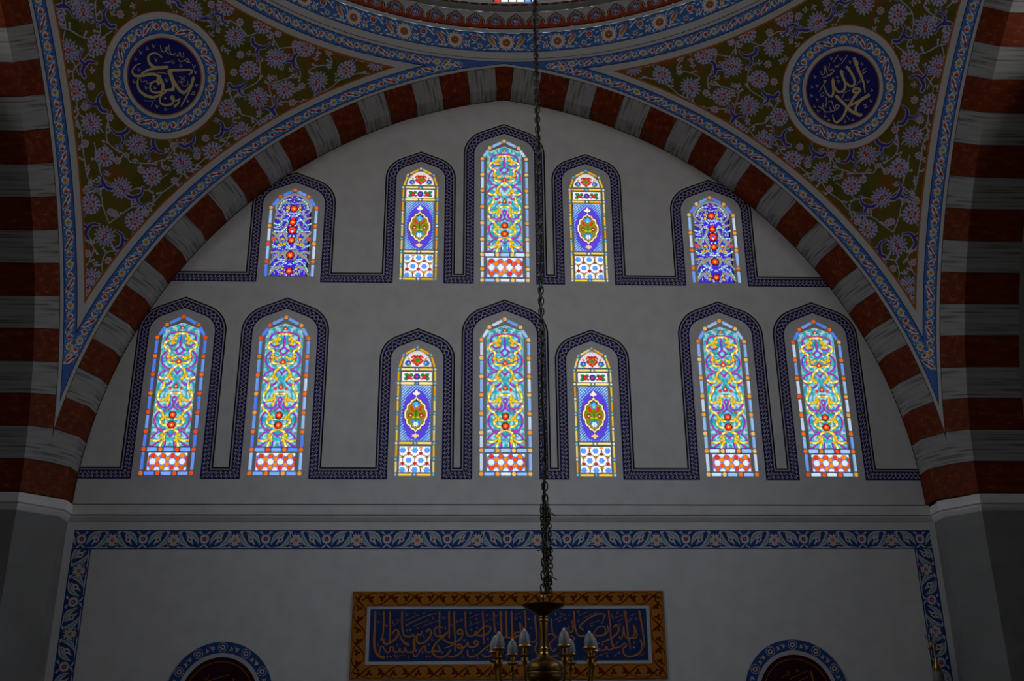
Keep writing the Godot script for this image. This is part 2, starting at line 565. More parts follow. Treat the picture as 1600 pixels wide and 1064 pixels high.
var clear_meshes := []
func added_window(n: int, at: Vector3, turn: float, tier: int) -> void:
	var o := thing("window_%d" % n, at)
	o.rotation.y = turn
	if clear_meshes.is_empty():
		for t in TIERS:
			var h: float = t[1] - t[0]
			var f := MB.new()
			for x in [-HALFW + 0.03, 0.0, HALFW - 0.03]:
				f.box(Vector3(x - 0.03, 0, -0.03), Vector3(x + 0.03, h, 0.03))
			for y in 5:
				f.box(Vector3(-HALFW, lerpf(0, h - 0.06, y / 4.0), -0.025), Vector3(HALFW, lerpf(0.06, h, y / 4.0), 0.025))
			var g := MB.new()
			g.quad(Vector3(-HALFW, 0, 0), Vector3(HALFW, 0, 0), Vector3(HALFW, h, 0), Vector3(-HALFW, h, 0), Vector3(0, 0, 1))
			clear_meshes.append([f.mesh(), g.mesh()])
	put("frame", clear_meshes[tier][0], mat.frame, o); put("pane", clear_meshes[tier][1], mat.clear, o)
	structure(o, "unseen clear window added in a side wall to light the bay", "window")
	o.set_meta("group", "added clear windows outside the picture")

# ---------------------------------------------------------------- striped arches
# a point of the arch: ang measured at the arc's centre, prof (radius, z); side 0 the back arch, 1 the side arches
func arch_pt(ang: float, prof: Vector2, s: float, side: int) -> Vector3:
	var x := -(cos(ang) * prof.x - AC.x)     # left half: negative
	var y := AC.y + sin(ang) * prof.x
	if side == 0:
		return P3(-s * minf(x, 0.0), y, prof.y)
	var xx := -SX + (prof.y - ZF)
	return P3(-s * xx, y, ZF + (x + SX))

func stone(s: float, side: int, a0: float, a1: float) -> MB:
	var b := MB.new()
	var back := WZ if side == 0 else ZF - (SIDE - SX)
	var n := 3
	for k in n:
		var f0 := lerpf(a0, a1, float(k) / n); var f1 := lerpf(a0, a1, float(k + 1) / n)
		var secs := []
		for f in [f0, f1]:
			var bend := Vector2(RI, -15.66); var out := Vector2(RO, ZF)
			# the two chamfers share one facet below the tip of the pendentive: stop at its middle
			var xbend: float = AC.x - cos(f) * RI; var xout: float = AC.x - cos(f) * RO
			var ga: float = (xbend + SX) - (bend.y - ZF); var gb: float = (xout + SX) - (out.y - ZF)
			if gb < 0.0:
				var t := ga / (ga - gb)
				out = bend.lerp(out, t)
			secs.append([arch_pt(f, Vector2(RI, back), s, side), arch_pt(f, bend, s, side), arch_pt(f, out, s, side), arch_pt(f, out + Vector2(0.05, -0.02), s, side)])
		var u := [0.0, 0.4, 0.8, 0.85]
		for j in 3:
			b.quad(secs[0][j], secs[1][j], secs[1][j + 1], secs[0][j + 1], Vector3(-s, -1, 1), Vector2(u[j], f0 * RI), Vector2(u[j], f1 * RI), Vector2(u[j + 1], f1 * RI), Vector2(u[j + 1], f0 * RI))
		if k == 0 or k == n - 1:      # the sides of the joint
			var f: float = f0 if k == 0 else f1
			var sec: Array = secs[0] if k == 0 else secs[1]
			var deep := arch_pt(f, Vector2(RI + 0.3, back), s, side) - arch_pt(f, Vector2(RI, back), s, side)
			for j in 2:
				b.quad(sec[j], sec[j + 1], sec[j + 1] + deep * 0.2, sec[j] + deep * 0.2, Vector3(0, -1 if k == 0 else 1, 0))
	return b

func build_arches() -> void:
	var step := deg_to_rad(3.636); var top := deg_to_rad(81.26); var gap := 0.0006
	var apex := acos(AC.x / RO)
	var who := ["wide striped arch of red and grey stones over the window wall", "striped arch rising along the left edge of the picture", "striped arch rising along the right edge of the picture"]
	for a in 3:
		var o := thing("striped_arch")
		structure(o, who[a], "arch")
		var core := MB.new()
		for s in ([-1.0, 1.0] if a == 0 else [-1.0 if a == 1 else 1.0]):
			var side := 0 if a == 0 else 1
			for k in range(1, 23):
				var a1 := top - step * (k - 1); var a0 := maxf(top - step * k, deg_to_rad(0.9))
				var v := part("voussoir", stone(s, side, a0 + gap, a1 - gap), mat.marble if k % 2 == 1 else mat.redstone, o)
			if side == 1:
				part("voussoir", stone(s, side, top + gap, apex), mat.redstone, o)
			for k in 46:      # dark mortar behind the stones
				var f0 := lerpf(deg_to_rad(0.9), apex, k / 46.0); var f1 := lerpf(deg_to_rad(0.9), apex, (k + 1) / 46.0)
				var pr := [Vector2(RI + 0.012, (WZ if side == 0 else ZF - (SIDE - SX)) - 0.02), Vector2(RI + 0.012, -15.67), Vector2(RO + 0.02, ZF - 0.012)]
				for j in 2:
					if j == 1 and f0 < deg_to_rad(9.0):
						continue
					core.quad(arch_pt(f0, pr[j], s, side), arch_pt(f1, pr[j], s, side), arch_pt(f1, pr[j + 1], s, side), arch_pt(f0, pr[j + 1], s, side), Vector3(-s, -1, 1))
		if a == 0:                    # the keystone spans both arcs
			var key := stone(-1.0, 0, top + gap, apex)
			var other := stone(1.0, 0, top + gap, apex)
			var off := key.v.size()
			key.v.append_array(other.v); key.n.append_array(other.n); key.t.append_array(other.t); key.c.append_array(other.c)
			for i in other.ix:
				key.ix.append(i + off)
			part("voussoir", key, mat.redstone, o)
		part("mortar", core, mat.joint, o)

# ---------------------------------------------------------------- painted ornament
const PAINT := {"white": Color8(188, 187, 184), "bright": Color8(222, 220, 216), "blue": Color8(68, 110, 180), "navy": Color8(40, 44, 112), "red": Color8(176, 54, 40), "orange": Color8(206, 120, 30), "yellow": Color8(206, 176, 96), "teal": Color8(104, 164, 200), "lilac": Color8(176, 172, 198), "indigo": Color8(66, 60, 150), "olive": Color8(98, 90, 30), "umber": Color8(120, 84, 32), "rust": Color8(168, 92, 30)}

# flowers, spears and curls along a line: the blue border of the pendentives and the roundels
func band_item(p: Pic, c: Vector2, dir: Vector2, kind: int, wd: float) -> void:
	var o := dir.orthogonal()
	if kind == 0:
		var d := (dir + o * 0.62).normalized()
		p.leaf(c - d * wd * 0.78, c + d * wd * 0.78, wd * 0.36, PAINT.bright)
		p.leaf(c - d * wd * 0.6, c + d * wd * 0.1, wd * 0.16, PAINT.red)
		p.leaf(c - d * wd * 0.02, c + d * wd * 0.6, wd * 0.2, Color8(150, 50, 46))
	elif kind == 2:
		p.petals(c, 0.0, wd * 0.34, 8, wd * 0.2, PAINT.bright)
		p.disc(c, wd * 0.2, PAINT.yellow); p.disc(c, wd * 0.1, PAINT.orange)
	else:
		p.disc(c, wd * 0.25, PAINT.bright)
		p.leaf(c - dir * wd * 0.3, c - dir * wd * 0.62, wd * 0.12, PAINT.teal)
		for a in [-0.7, 0.0, 0.7]:
			p.leaf(c - dir * wd * 0.16, c + dir.rotated(a) * wd * 0.24, wd * 0.14, PAINT.red)
		p.disc(c - dir * wd * 0.05, wd * 0.06, PAINT.yellow)

func band_along(p: Pic, path: PackedVector2Array, period: float, wd: float) -> void:
	var q := period / 4.0; var s := 0.0; var due := 0.0; var k := 0
	var m := path.size()
	for pass_ in 2:
		s = 0.0; due = 0.0; k = 0
		for i in m:
			var a := path[i]; var b := path[(i + 1) % m]
			var l := a.distance_to(b)
			if l < 0.01:
				continue
			var d := (b - a) / l
			while due <= s + l:
				var c := a + d * (due - s)
				var o := d.orthogonal()
				if pass_ == 0:
					p.leaf(c + o * wd * 0.34 - d * q * 0.4, c - o * wd * 0.3 + d * q * 0.5, wd * 0.09, PAINT.teal, wd * 0.16)
					p.leaf(c - o * wd * 0.34 + d * q * 0.1, c + o * wd * 0.36 + d * q * 0.7, wd * 0.08, PAINT.bright, -wd * 0.14)
					p.disc(c + o * wd * 0.32 + d * q * 0.5, wd * 0.06, PAINT.bright)
					p.leaf(c + o * wd * 0.4 + d * q * 0.2, c + o * wd * 0.1 + d * q * 0.62, wd * 0.1, PAINT.teal, -wd * 0.1)
					p.leaf(c - o * wd * 0.4 - d * q * 0.2, c - o * wd * 0.12 + d * q * 0.4, wd * 0.08, PAINT.bright, wd * 0.08)
				else:
					band_item(p, c, d, k % 4, wd)
				k += 1
				due += q
			s += l

func band_tile() -> Texture2D:       # one period, 0.62 m by 0.20 m
	var p := Pic.new(400, 129, PAINT.blue)
	var path := PackedVector2Array([Vector2(-100, 64.5), Vector2(501, 64.5)])
	path.append(Vector2(501.005, 64.5))
	for pass_ in 1:
		var q := 100.0
		for k in range(-1, 6):
			var c := Vector2(k * q, 64.5)
			p.leaf(c + Vector2(-40, -44), c + Vector2(50, 38), 12, PAINT.teal, 20); p.leaf(c + Vector2(10, 44), c + Vector2(70, -46), 10, PAINT.bright, -18)
			p.disc(c + Vector2(50, -41), 8, PAINT.bright)
		for k in range(-1, 6):
			band_item(p, Vector2(k * q, 64.5), Vector2.RIGHT, (k + 4) % 4, 128)
	p.im.fill_rect(Rect2i(0, 0, 400, 7), PAINT.navy); p.im.fill_rect(Rect2i(0, 122, 400, 7), PAINT.navy)
	return p.texture()

func daisy(p: Pic, c: Vector2, r: float, turn: float) -> void:
	p.disc(c, r * 0.74, PAINT.indigo)
	p.petals(c, r * 0.2, r * 1.04, 15, r * 0.25, PAINT.lilac, turn)
	p.petals(c, r * 0.5, r * 0.8, 15, r * 0.07, PAINT.indigo, turn)
	p.disc(c, r * 0.48, PAINT.lilac)
	p.petals(c, r * 0.3, r * 0.56, 10, r * 0.08, PAINT.indigo, turn + 0.3)
	p.disc(c, r * 0.2, PAINT.red); p.disc(c, r * 0.09, PAINT.lilac)
	p.disc(c + Vector2.from_angle(turn) * r * 0.34, r * 0.13, Color8(160, 60, 60)); p.disc(c - Vector2.from_angle(turn) * r * 0.34, r * 0.08, PAINT.olive)

func peony(p: Pic, c: Vector2, r: float, turn: float) -> void:
	for k in 13:
		p.disc(c + Vector2.from_angle(TAU * k / 13 + turn) * r * 0.78, r * 0.24, PAINT.lilac)
	p.disc(c, r * 0.8, PAINT.lilac)
	for k in 13:
		p.leaf(c + Vector2.from_angle(TAU * (k + 0.5) / 13 + turn) * r * 0.62, c + Vector2.from_angle(TAU * (k + 0.6) / 13 + turn) * r * 0.96, r * 0.13, PAINT.indigo)
	for k in 6:
		var q := c + Vector2.from_angle(TAU * k / 6 + turn) * r * 0.38
		p.disc(q, r * 0.15, PAINT.red if k % 3 != 0 else PAINT.olive); p.disc(q, r * 0.08, PAINT.lilac if k % 2 else PAINT.red)
	p.disc(c, r * 0.1, PAINT.red)

func blossom(p: Pic, c: Vector2, r: float, turn: float) -> void:
	p.petals(c, 0.0, r, 7, r * 0.7, PAINT.lilac, turn)
	p.petals(c, 0.0, r * 0.66, 7, r * 0.16, PAINT.red, turn)
	p.disc(c, r * 0.2, PAINT.white)

# a split hooked leaf, indigo with a pale edge
func hook(p: Pic, c: Vector2, l: float, turn: float, flip: float) -> void:
	var f := func(a: Array) -> PackedVector2Array:
		var q := PackedVector2Array()
		for k in range(0, a.size(), 2):
			q.append(c + Vector2(a[k] * flip, a[k + 1]).rotated(turn) * l)
		return q
	var one: PackedVector2Array = f.call([-0.15, -0.75, 0.05, -0.3, -0.1, 0.1, -0.45, 0.4, -0.8, 0.35])
	var two: PackedVector2Array = f.call([-0.1, 0.1, 0.25, 0.35, 0.6, 0.3, 0.85, -0.05])
	p.stroke(one, l * 0.16, l * 0.34, PAINT.lilac, l * 0.36); p.stroke(two, l * 0.34, l * 0.1, PAINT.lilac)
	p.stroke(one, l * 0.08, l * 0.19, PAINT.indigo, l * 0.23); p.stroke(two, l * 0.21, l * 0.04, PAINT.indigo)
	var t: PackedVector2Array = f.call([0.3, 0.33, 0.45, 0.75, 0.6, 0.3, 0.95, 0.55, 0.8, 0.05, 1.05, 0.2])
	p.leaf(t[0], t[1], l * 0.2, PAINT.lilac); p.leaf(t[2], t[3], l * 0.2, PAINT.lilac); p.leaf(t[4], t[5], l * 0.16, PAINT.lilac)
	p.leaf(t[0], t[1], l * 0.07, PAINT.indigo); p.leaf(t[2], t[3], l * 0.07, PAINT.indigo)

const PX := 189.6            # pendentive paint: pixels per metre
const PU := 5.4
const PVM := 8.1

func pend_top(th: float) -> float:
	return vv[200] + Vector2(SX - ring_from_axis(th, 5.766), 11.455 - y_apex).length()

func pend_texture() -> Texture2D:
	var p := Pic.new(2048, 1536, PAINT.olive)
	var to := func(u: float, v: float) -> Vector2: return Vector2((u + PU) * PX, (PVM - v) * PX)
	var edge := PackedVector2Array()
	for k in range(0, 201, 4):
		var th := atan2(-xb(vy[k]), SX)
		edge.append(to.call((th - PI / 4) * prad(vy[k]), vv[k]))
	for k in range(196, 120, -4):          # past the crown the borders run on into those of the other pendentive
		var th := -atan2(-xb(vy[k]), SX)
		edge.append(to.call((th - PI / 4) * prad(vy[k]), vv[k]))
	for k in range(-10, 40):
		var th := PI / 2 * k / 40.0
		edge.append(to.call((th - PI / 4) * SX, pend_top(th)))
	for k in range(200, 0, -4):
		var th := PI / 2 - atan2(-xb(vy[k]), SX)
		edge.append(to.call((th - PI / 4) * prad(vy[k]), vv[k]))
	var inset := func(d: float) -> PackedVector2Array:
		var best := PackedVector2Array()
		for q in Geometry2D.offset_polygon(edge, -d * PX):
			if q.size() > best.size(): best = q
		return best
	# the ground in two browns, cut by the vines
	for k in 150:
		var c := Vector2(rng.randf_range(200, 1850), rng.randf_range(40, 1300))
		var q := PackedVector2Array()
		for i in 9:
			q.append(c + Vector2.from_angle(TAU * i / 9) * rng.randf_range(18, 52))
		p.poly(q, PAINT.umber if k % 2 else Color8(88, 86, 28))
	var D := [0, 2.46, 0, 3.14, 0, 3.93, 0, 4.64, 0.76, 4.64, 1.48, 5.42, 1.51, 6.03, 1.52, 6.74, 0.78, 6.80, 0, 6.88, 2.3, 6.6, 3.1, 7.15, 2.25, 5.95, 2.95, 6.55, 3.75, 7.2]
	var Q := [0.36, 3.52, 0.4, 4.27, 1.16, 4.98, 1.12, 5.71, 1.19, 6.4, 0.46, 7.18, 1.11, 7.16, 1.9, 7.05, 2.67, 6.9, 1.87, 6.31, 1.85, 5.7, 2.65, 6.3]
	var S := [0.17, 2.8, 0.02, 2.23, 0.03, 3.52, 0.49, 3.69, 0.95, 4.82, 0.54, 4.85, 0.97, 5.14, 0.98, 6.28, 0.97, 6.58, 0.76, 7.05, 2.29, 7.1, 2.09, 6.44, 2.06, 6.14, 1.4, 7.12, 1.72, 7.06, 0.2, 4.3, 0.75, 4.33, 1.5, 5.1, 0.24, 7.1, 2.5, 7.2]
	var H := [1.18, 6.1, 1.17, 5.40, 0.30, 4.68, 0.30, 6.93, 1.8, 6.75, 1.76, 5.94, 1.22, 6.8, 0.30, 3.9, 0.28, 3.2, 2.8, 7.13, 0.8, 4.98, 0.45, 7.0, 2.35, 6.25]
	for s in [-1.0, 1.0]:
		# vines first
		for vine in [[0.0, 2.0, 0.16, 2.5, 0.1, 2.9, 0.4, 3.0, 0.5, 3.3, 0.36, 3.75, 0.12, 3.9, 0.4, 4.05, 0.62, 4.4], [0.0, 3.35, 0.25, 3.7, 0.55, 3.9, 0.78, 4.3, 1.0, 4.6, 1.3, 4.75], [0.0, 4.35, 0.3, 4.45, 0.5, 4.6, 0.55, 5.0], [0.55, 4.6, 1.0, 4.7, 1.3, 5.2, 1.15, 5.9, 1.4, 6.3, 1.2, 6.7], [1.2, 5.2, 1.6, 5.5, 1.8, 5.9, 1.6, 6.3, 2.0, 6.6, 1.7, 7.0], [0.3, 6.75, 0.6, 7.0, 0.95, 6.9, 1.3, 7.1, 1.5, 6.9], [1.5, 6.9, 2.0, 7.25, 2.4, 6.95, 2.1, 6.7, 2.5, 6.5, 2.9, 6.9, 3.3, 7.0, 3.4, 7.3], [1.0, 6.0, 1.35, 5.7, 1.7, 5.65], [2.5, 6.5, 2.3, 6.2, 1.9, 6.1]]:
			var q := PackedVector2Array()
			for k in range(0, vine.size(), 2):
				q.append(to.call(vine[k] * s, vine[k + 1]))
				if k + 2 < vine.size():
					var m: Vector2 = to.call((vine[k] + vine[k + 2]) / 2 * s, (vine[k + 1] + vine[k + 3]) / 2)
					q.append(m + Vector2(rng.randf_range(-9, 9), rng.randf_range(-9, 9)))
			p.stroke(q, 3.4, 3.0, PAINT.lilac)
			for k in range(1, q.size() - 1):
				var d := Vector2.from_angle(rng.randf() * TAU)
				p.leaf(q[k], q[k] + d * 16, 6, PAINT.lilac); p.disc(q[k] + d * 17, 4, PAINT.lilac)
		for k in range(0, H.size(), 2):
			hook(p, to.call(H[k] * s, H[k + 1]), 0.22 * PX, [0.3, -0.9, 1.6, 0.0, 2.2, -1.8, 0.9][k / 2 % 7] * s, s)
		for k in range(0, D.size(), 2):
			daisy(p, to.call(D[k] * s, D[k + 1]), 0.175 * PX, k * 0.7)
		for k in range(0, Q.size(), 2):
			peony(p, to.call(Q[k] * s, Q[k + 1]), 0.15 * PX, k * 0.9)
		for k in range(0, S.size(), 2):
			blossom(p, to.call(S[k] * s, S[k + 1]), 0.068 * PX, k * 0.5)
	for k in 620:                    # little sprigs in the gaps
		var c := Vector2(rng.randf_range(300, 1750), rng.randf_range(100, 1150))
		if p.im.get_pixelv(Vector2i(c)).b < 0.2:
			var d := Vector2.from_angle(rng.randf() * TAU)
			p.line(PackedVector2Array([c, c + d * 14]), 2.6, 2.0, PAINT.lilac)
			for a in [-0.8, 0.8]:
				p.leaf(c + d * 5, c + d.rotated(a) * 15, 5, PAINT.lilac)
			p.disc(c + d * 15, 3.6, Color8(178, 172, 200))
	# borders, from the field outwards
	var all := V2([-4, -4, 2052, -4, 2052, 1540, -4, 1540])
	p.polys([all, inset.call(0.405)], PAINT.rust)
	p.polys([all, inset.call(0.375)], PAINT.white)
	p.polys([all, inset.call(0.272)], PAINT.navy)
	p.polys([all, inset.call(0.258)], PAINT.blue)
	band_along(p, inset.call(0.162), 0.62 * PX, 0.19 * PX)
	p.polys([all, inset.call(0.074)], PAINT.navy)
	p.polys([all, inset.call(0.062)], PAINT.white)
	p.polys([all, inset.call(0.010)], Color8(40, 38, 44))
	return p.texture()

func build_pendentives() -> void:
	var m := textured(pend_texture(), 0.7)
	var ring := textured(band_tile(), 0.7)
	for s in [-1.0, 1.0]:
		var side := "left" if s < 0 else "right"
		var b := MB.new()
		var pts := []; var uvs := []
		var ths := 48
		for j in 53:
			var y := vy[mini(j * 4, 200)]
			var t0 := atan2(-xb(y), SX); var t1 := PI / 2 - t0
			var row := []; var urow := []
			for i in ths + 1:
				var th := lerpf(t0, t1, float(i) / ths)
				var r := prad(y); var h := y; var v := vv[mini(j * 4, 200)]
				if j > 50:
					var f := (j - 50) / 2.0
					r = lerpf(SX, ring_from_axis(th, 5.766), f); h = lerpf(y_apex, 11.455, f); v = lerpf(vv[200], pend_top(th), f)
				row.append(P3(s * r * sin(th), h, ZC - r * cos(th)))
				urow.append(Vector2(((th - PI / 4) * (prad(y) if j <= 50 else SX) + PU) * PX / 2048.0, (PVM - v) * PX / 1536.0))
			pts.append(row); uvs.append(urow)
		b.grid(pts, uvs, func(q: Vector3): return Vector3(-q.x, -2.0, ZC - q.z))
		structure(part("ceiling_pendentive_" + side, b, m), "curved pendentive painted with flowers on olive at the upper " + side, "pendentive")
		# the calligraphy roundel on it
		var o := thing("calligraphy_roundel")
		tag(o, "round blue medallion with gold Arabic lettering on the %s pendentive" % side, "roundel", "calligraphy roundels")
		var c := Vector2(0, 5.77)
		roundel_ring(o, "gilt_edge", std(PAINT.rust, 0.6), c, 0.955, 0.975, s, 0.012, 1)
		roundel_ring(o, "white_ring", mat.limewash, c, 0.855, 0.957, s, 0.012, 1)
		roundel_ring(o, "floral_ring", ring, c, 0.645, 0.857, s, 0.012, 8)
		roundel_ring(o, "inner_white_ring", mat.limewash, c, 0.590, 0.647, s, 0.012, 1)
		roundel_ring(o, "inner_gilt_edge", std(PAINT.rust, 0.6), c, 0.572, 0.592, s, 0.012, 1)
		var d := MB.new()
		var tilt := deg_to_rad(24.0) * (1.0 if s < 0 else -1.0)
		pts = []; uvs = []
		for j in 9:
			var row := []; var urow := []
			for i in 49:
				var q := Vector2.from_angle(TAU * i / 48.0) * (j / 8.0)
				var w := q.rotated(tilt) * 0.575
				row.append(pend(c.x + s * w.x, c.y + w.y, s, 0.01)); urow.append(Vector2(0.5 + q.x * 0.5, 0.5 - q.y * 0.5))
			pts.append(row); uvs.append(urow)
		d.grid(pts, uvs, func(q: Vector3): return Vector3(-q.x, -2.0, ZC - q.z))
		part("lettered_disc", d, textured(roundel_text(s), 0.6), o)

func roundel_ring(o: Node3D, called: String, m: Material, c: Vector2, r0: float, r1: float, s: float, lift: float, reps: int) -> void:
	var b := MB.new(); var pts := []; var uvs := []
	for j in 4:      # outer lip, two edges of the face, inner lip
		var row := []; var urow := []
		var r := r1 if j < 2 else r0
		var l := lift if j == 1 or j == 2 else -0.005
		for i in 97:
			var q := Vector2.from_angle(TAU * i / 96.0) * r
			row.append(pend(c.x + q.x, c.y + q.y, s, l)); urow.append(Vector2(float(i) / 96.0 * reps, 0.0 if j < 2 else 1.0))
		pts.append(row); uvs.append(urow)
	for j in 3:
		b.grid([pts[j], pts[j + 1]], [uvs[j], uvs[j + 1]], func(q: Vector3): return Vector3(-q.x, -2.0, ZC - q.z))
	part(called, b, m, o)

# strokes of the roundels: [width at start, width at end, x, y, ...] in the units of a tracing with the disc's centre and radii given
func draw_strokes(p: Pic, list: Array, c: Vector2, k: Vector2, col: Color) -> void:
	for st in list:
		var q := PackedVector2Array()
		for i in range(2, st.size(), 2):
			q.append((Vector2(st[i], st[i + 1]) - c) * k + Vector2(p.w, p.h) / 2.0)
		if q.size() == 1:
			var r: float = st[0] * k.x / 2.0
			p.poly(PackedVector2Array([q[0] + Vector2(0, -r), q[0] + Vector2(r, 0), q[0] + Vector2(0, r), q[0] + Vector2(-r, 0)]), col)
		else:
			p.stroke(q, st[0] * k.x * 1.03, st[1] * k.x * 1.03, col)

func ticks(p: Pic, at: Array, c: Vector2, k: Vector2, size: float, col: Color) -> void:
	for i in range(0, at.size(), 2):
		var q := (Vector2(at[i], at[i + 1]) - c) * k + Vector2(p.w, p.h) / 2.0
		var z := size * k.x
		if i % 4 == 0:
			p.stroke(PackedVector2Array([q + Vector2(-z, -z), q + Vector2(-z * 0.2, z), q + Vector2(z * 0.3, -z * 0.2), q + Vector2(z, -z * 0.5)]), z * 0.5, z * 0.35, col)
		else:
			p.stroke(PackedVector2Array([q + Vector2(-z * 0.3, -z), q + Vector2(-z * 0.6, z * 0.4), q + Vector2(z * 0.3, z * 0.8), q + Vector2(z * 0.7, 0)]), z * 0.4, z * 0.55, col)

func roundel_text(s: float) -> Texture2D:
	var p := Pic.new(720, 720, Color8(34, 38, 116))
	var ink := Color8(206, 188, 128)
	if s < 0:
		var c := Vector2(465, 555); var k := Vector2(352.0 / 346, 352.0 / 380)
		draw_strokes(p, [
			[26, 9, 748, 562, 730, 640, 700, 710, 660, 790, 622, 860], [30, 6, 746, 570, 732, 612, 745, 640],
			[12, 26, 706, 526, 735, 505, 732, 484, 690, 478, 600, 482, 530, 486], [26, 30, 520, 490, 540, 560, 572, 625, 612, 692, 650, 718], [26, 10, 640, 715, 670, 705, 700, 668, 718, 630],
			[24, 28, 508, 492, 530, 560, 552, 630, 548, 680], [28, 14, 550, 682, 500, 690, 455, 688, 440, 650],
			[12, 30, 425, 545, 432, 590, 408, 628, 400, 590, 420, 560], [14, 22, 400, 600, 350, 612, 325, 655, 335, 700, 380, 718, 430, 708, 452, 682],
			[10, 26, 444, 358, 405, 326, 355, 322, 316, 350, 312, 392, 330, 432], [26, 30, 330, 432, 372, 462, 430, 462, 492, 456], [28, 20, 470, 458, 390, 468, 310, 490, 250, 526],
			[6, 16, 236, 428, 190, 452, 160, 492, 156, 524], [16, 28, 156, 524, 180, 552, 240, 552, 310, 534], [26, 26, 300, 536, 360, 530, 405, 548, 432, 590, 452, 640, 446, 690],
			[12, 28, 216, 566, 204, 630, 222, 700, 280, 748], [28, 14, 280, 748, 350, 766, 410, 746, 452, 716],
			[12, 22, 478, 708, 436, 742, 416, 790, 430, 830, 480, 846, 530, 836], [20, 14, 530, 836, 552, 800, 545, 756, 526, 766, 540, 790, 580, 800, 612, 778], [14, 16, 606, 784, 598, 820, 576, 846],
			[28, 0, 470, 775], [32, 0, 564, 856], [7, 7, 398, 512, 450, 514, 492, 524], [6, 6, 460, 412, 505, 404, 536, 392],
			[6, 7, 722, 730, 748, 738, 760, 728, 752, 708, 738, 716, 742, 730], [8, 8, 430, 240, 440, 290, 470, 300, 500, 260, 480, 262, 500, 310, 560, 330], [8, 6, 510, 230, 520, 290, 545, 325, 570, 310], [8, 6, 576, 320, 600, 340, 615, 300], [8, 6, 620, 300, 632, 340, 655, 345, 650, 300], [8, 8, 606, 372, 620, 392, 660, 384, 690, 362, 706, 380, 680, 392, 720, 402],
			[7, 6, 600, 600, 640, 610, 660, 580, 630, 580, 640, 640, 690, 640, 690, 590], [6, 6, 610, 545, 640, 565, 670, 545], [6, 5, 232, 580, 250, 610, 290, 600, 300, 630, 340, 610], [6, 6, 264, 800, 330, 804, 376, 796], [5, 5, 352, 800, 332, 860]], c, k, ink)
		ticks(p, [365, 250, 300, 275, 240, 320, 188, 385, 390, 385, 220, 490, 755, 440, 628, 436, 772, 500, 552, 400, 780, 640, 690, 800, 490, 590, 172, 610, 290, 670, 372, 668, 392, 860, 470, 885], c, k, 15, ink)
	else:
		var c := Vector2(497, 512); var k := Vector2.ONE * (352.0 / 392)
		draw_strokes(p, [
			[34, 28, 612, 195, 640, 270, 690, 370], [28, 9, 690, 370, 728, 455, 748, 560], [24, 6, 612, 195, 650, 235, 655, 262],
			[30, 26, 534, 285, 566, 318, 610, 390, 630, 440], [26, 22, 630, 440, 618, 478, 580, 486, 545, 458], [14, 4, 534, 285, 562, 290, 572, 306],
			[30, 26, 470, 325, 496, 395, 522, 450, 524, 505], [26, 20, 524, 505, 496, 546, 440, 544, 404, 492, 388, 420], [14, 4, 470, 325, 496, 330, 504, 344],
			[10, 26, 384, 395, 378, 440, 392, 520, 394, 570], [26, 10, 394, 570, 376, 602, 336, 580, 306, 530, 288, 486], [8, 8, 304, 438, 284, 424, 290, 446, 312, 430, 280, 478, 236, 552],
			[26, 30, 652, 556, 618, 548, 622, 518, 670, 512, 686, 534, 660, 566], [30, 26, 660, 566, 622, 612, 596, 660, 576, 702], [20, 36, 574, 704, 640, 668, 710, 630, 786, 584], [30, 26, 730, 612, 680, 664, 652, 724, 662, 774], [26, 34, 662, 774, 690, 796, 714, 792],
			[34, 30, 432, 598, 480, 640, 540, 695], [30, 36, 540, 695, 600, 752, 700, 796], [28, 26, 552, 705, 544, 760, 506, 838, 456, 886], [26, 10, 456, 886, 420, 866, 402, 800],
			[8, 9, 745, 300, 712, 318, 722, 344, 752, 326, 700, 365], [7, 8, 735, 688, 765, 682, 752, 716, 784, 704], [7, 9, 470, 246, 500, 205, 530, 160], [6, 8, 384, 226, 400, 195, 430, 160],
			[7, 6, 400, 264, 412, 284, 424, 262, 432, 280, 446, 246], [8, 8, 244, 330, 262, 366, 290, 340, 276, 260], [7, 7, 296, 270, 310, 330, 330, 375, 380, 350], [9, 8, 336, 322, 372, 306, 392, 324, 356, 352, 300, 390, 268, 396], [6, 6, 340, 240, 330, 300],
			[6, 8, 576, 530, 520, 560, 498, 612], [6, 6, 528, 628, 540, 646, 552, 626, 562, 642, 574, 618], [5, 5, 640, 485, 676, 440],
			[7, 7, 262, 604, 256, 578, 284, 560, 290, 590, 268, 606], [7, 7, 270, 720, 300, 700, 282, 684, 296, 740, 320, 790, 310, 830, 340, 824], [9, 8, 320, 612, 324, 680, 318, 720], [9, 9, 236, 712, 290, 748, 330, 772, 380, 764, 366, 724, 392, 760, 430, 750, 470, 706, 440, 690, 424, 712, 450, 736], [10, 8, 350, 660, 380, 650, 400, 700, 420, 740], [6, 6, 560, 810, 600, 860]], c, k, ink)
		ticks(p, [570, 230, 700, 250, 450, 435, 430, 385, 775, 435, 820, 530, 185, 390, 155, 500, 160, 600, 195, 716, 240, 770, 362, 862, 465, 195, 545, 870, 360, 190, 630, 846, 214, 488, 818, 640, 222, 640, 690, 430], c, k, 15, ink)
	return p.texture()

# ---------------------------------------------------------------- dome ring, drum and dome
func ring_pt(th: float, r: float, y: float) -> Vector3:
	return P3(r * sin(th), y, DC - r * cos(th))

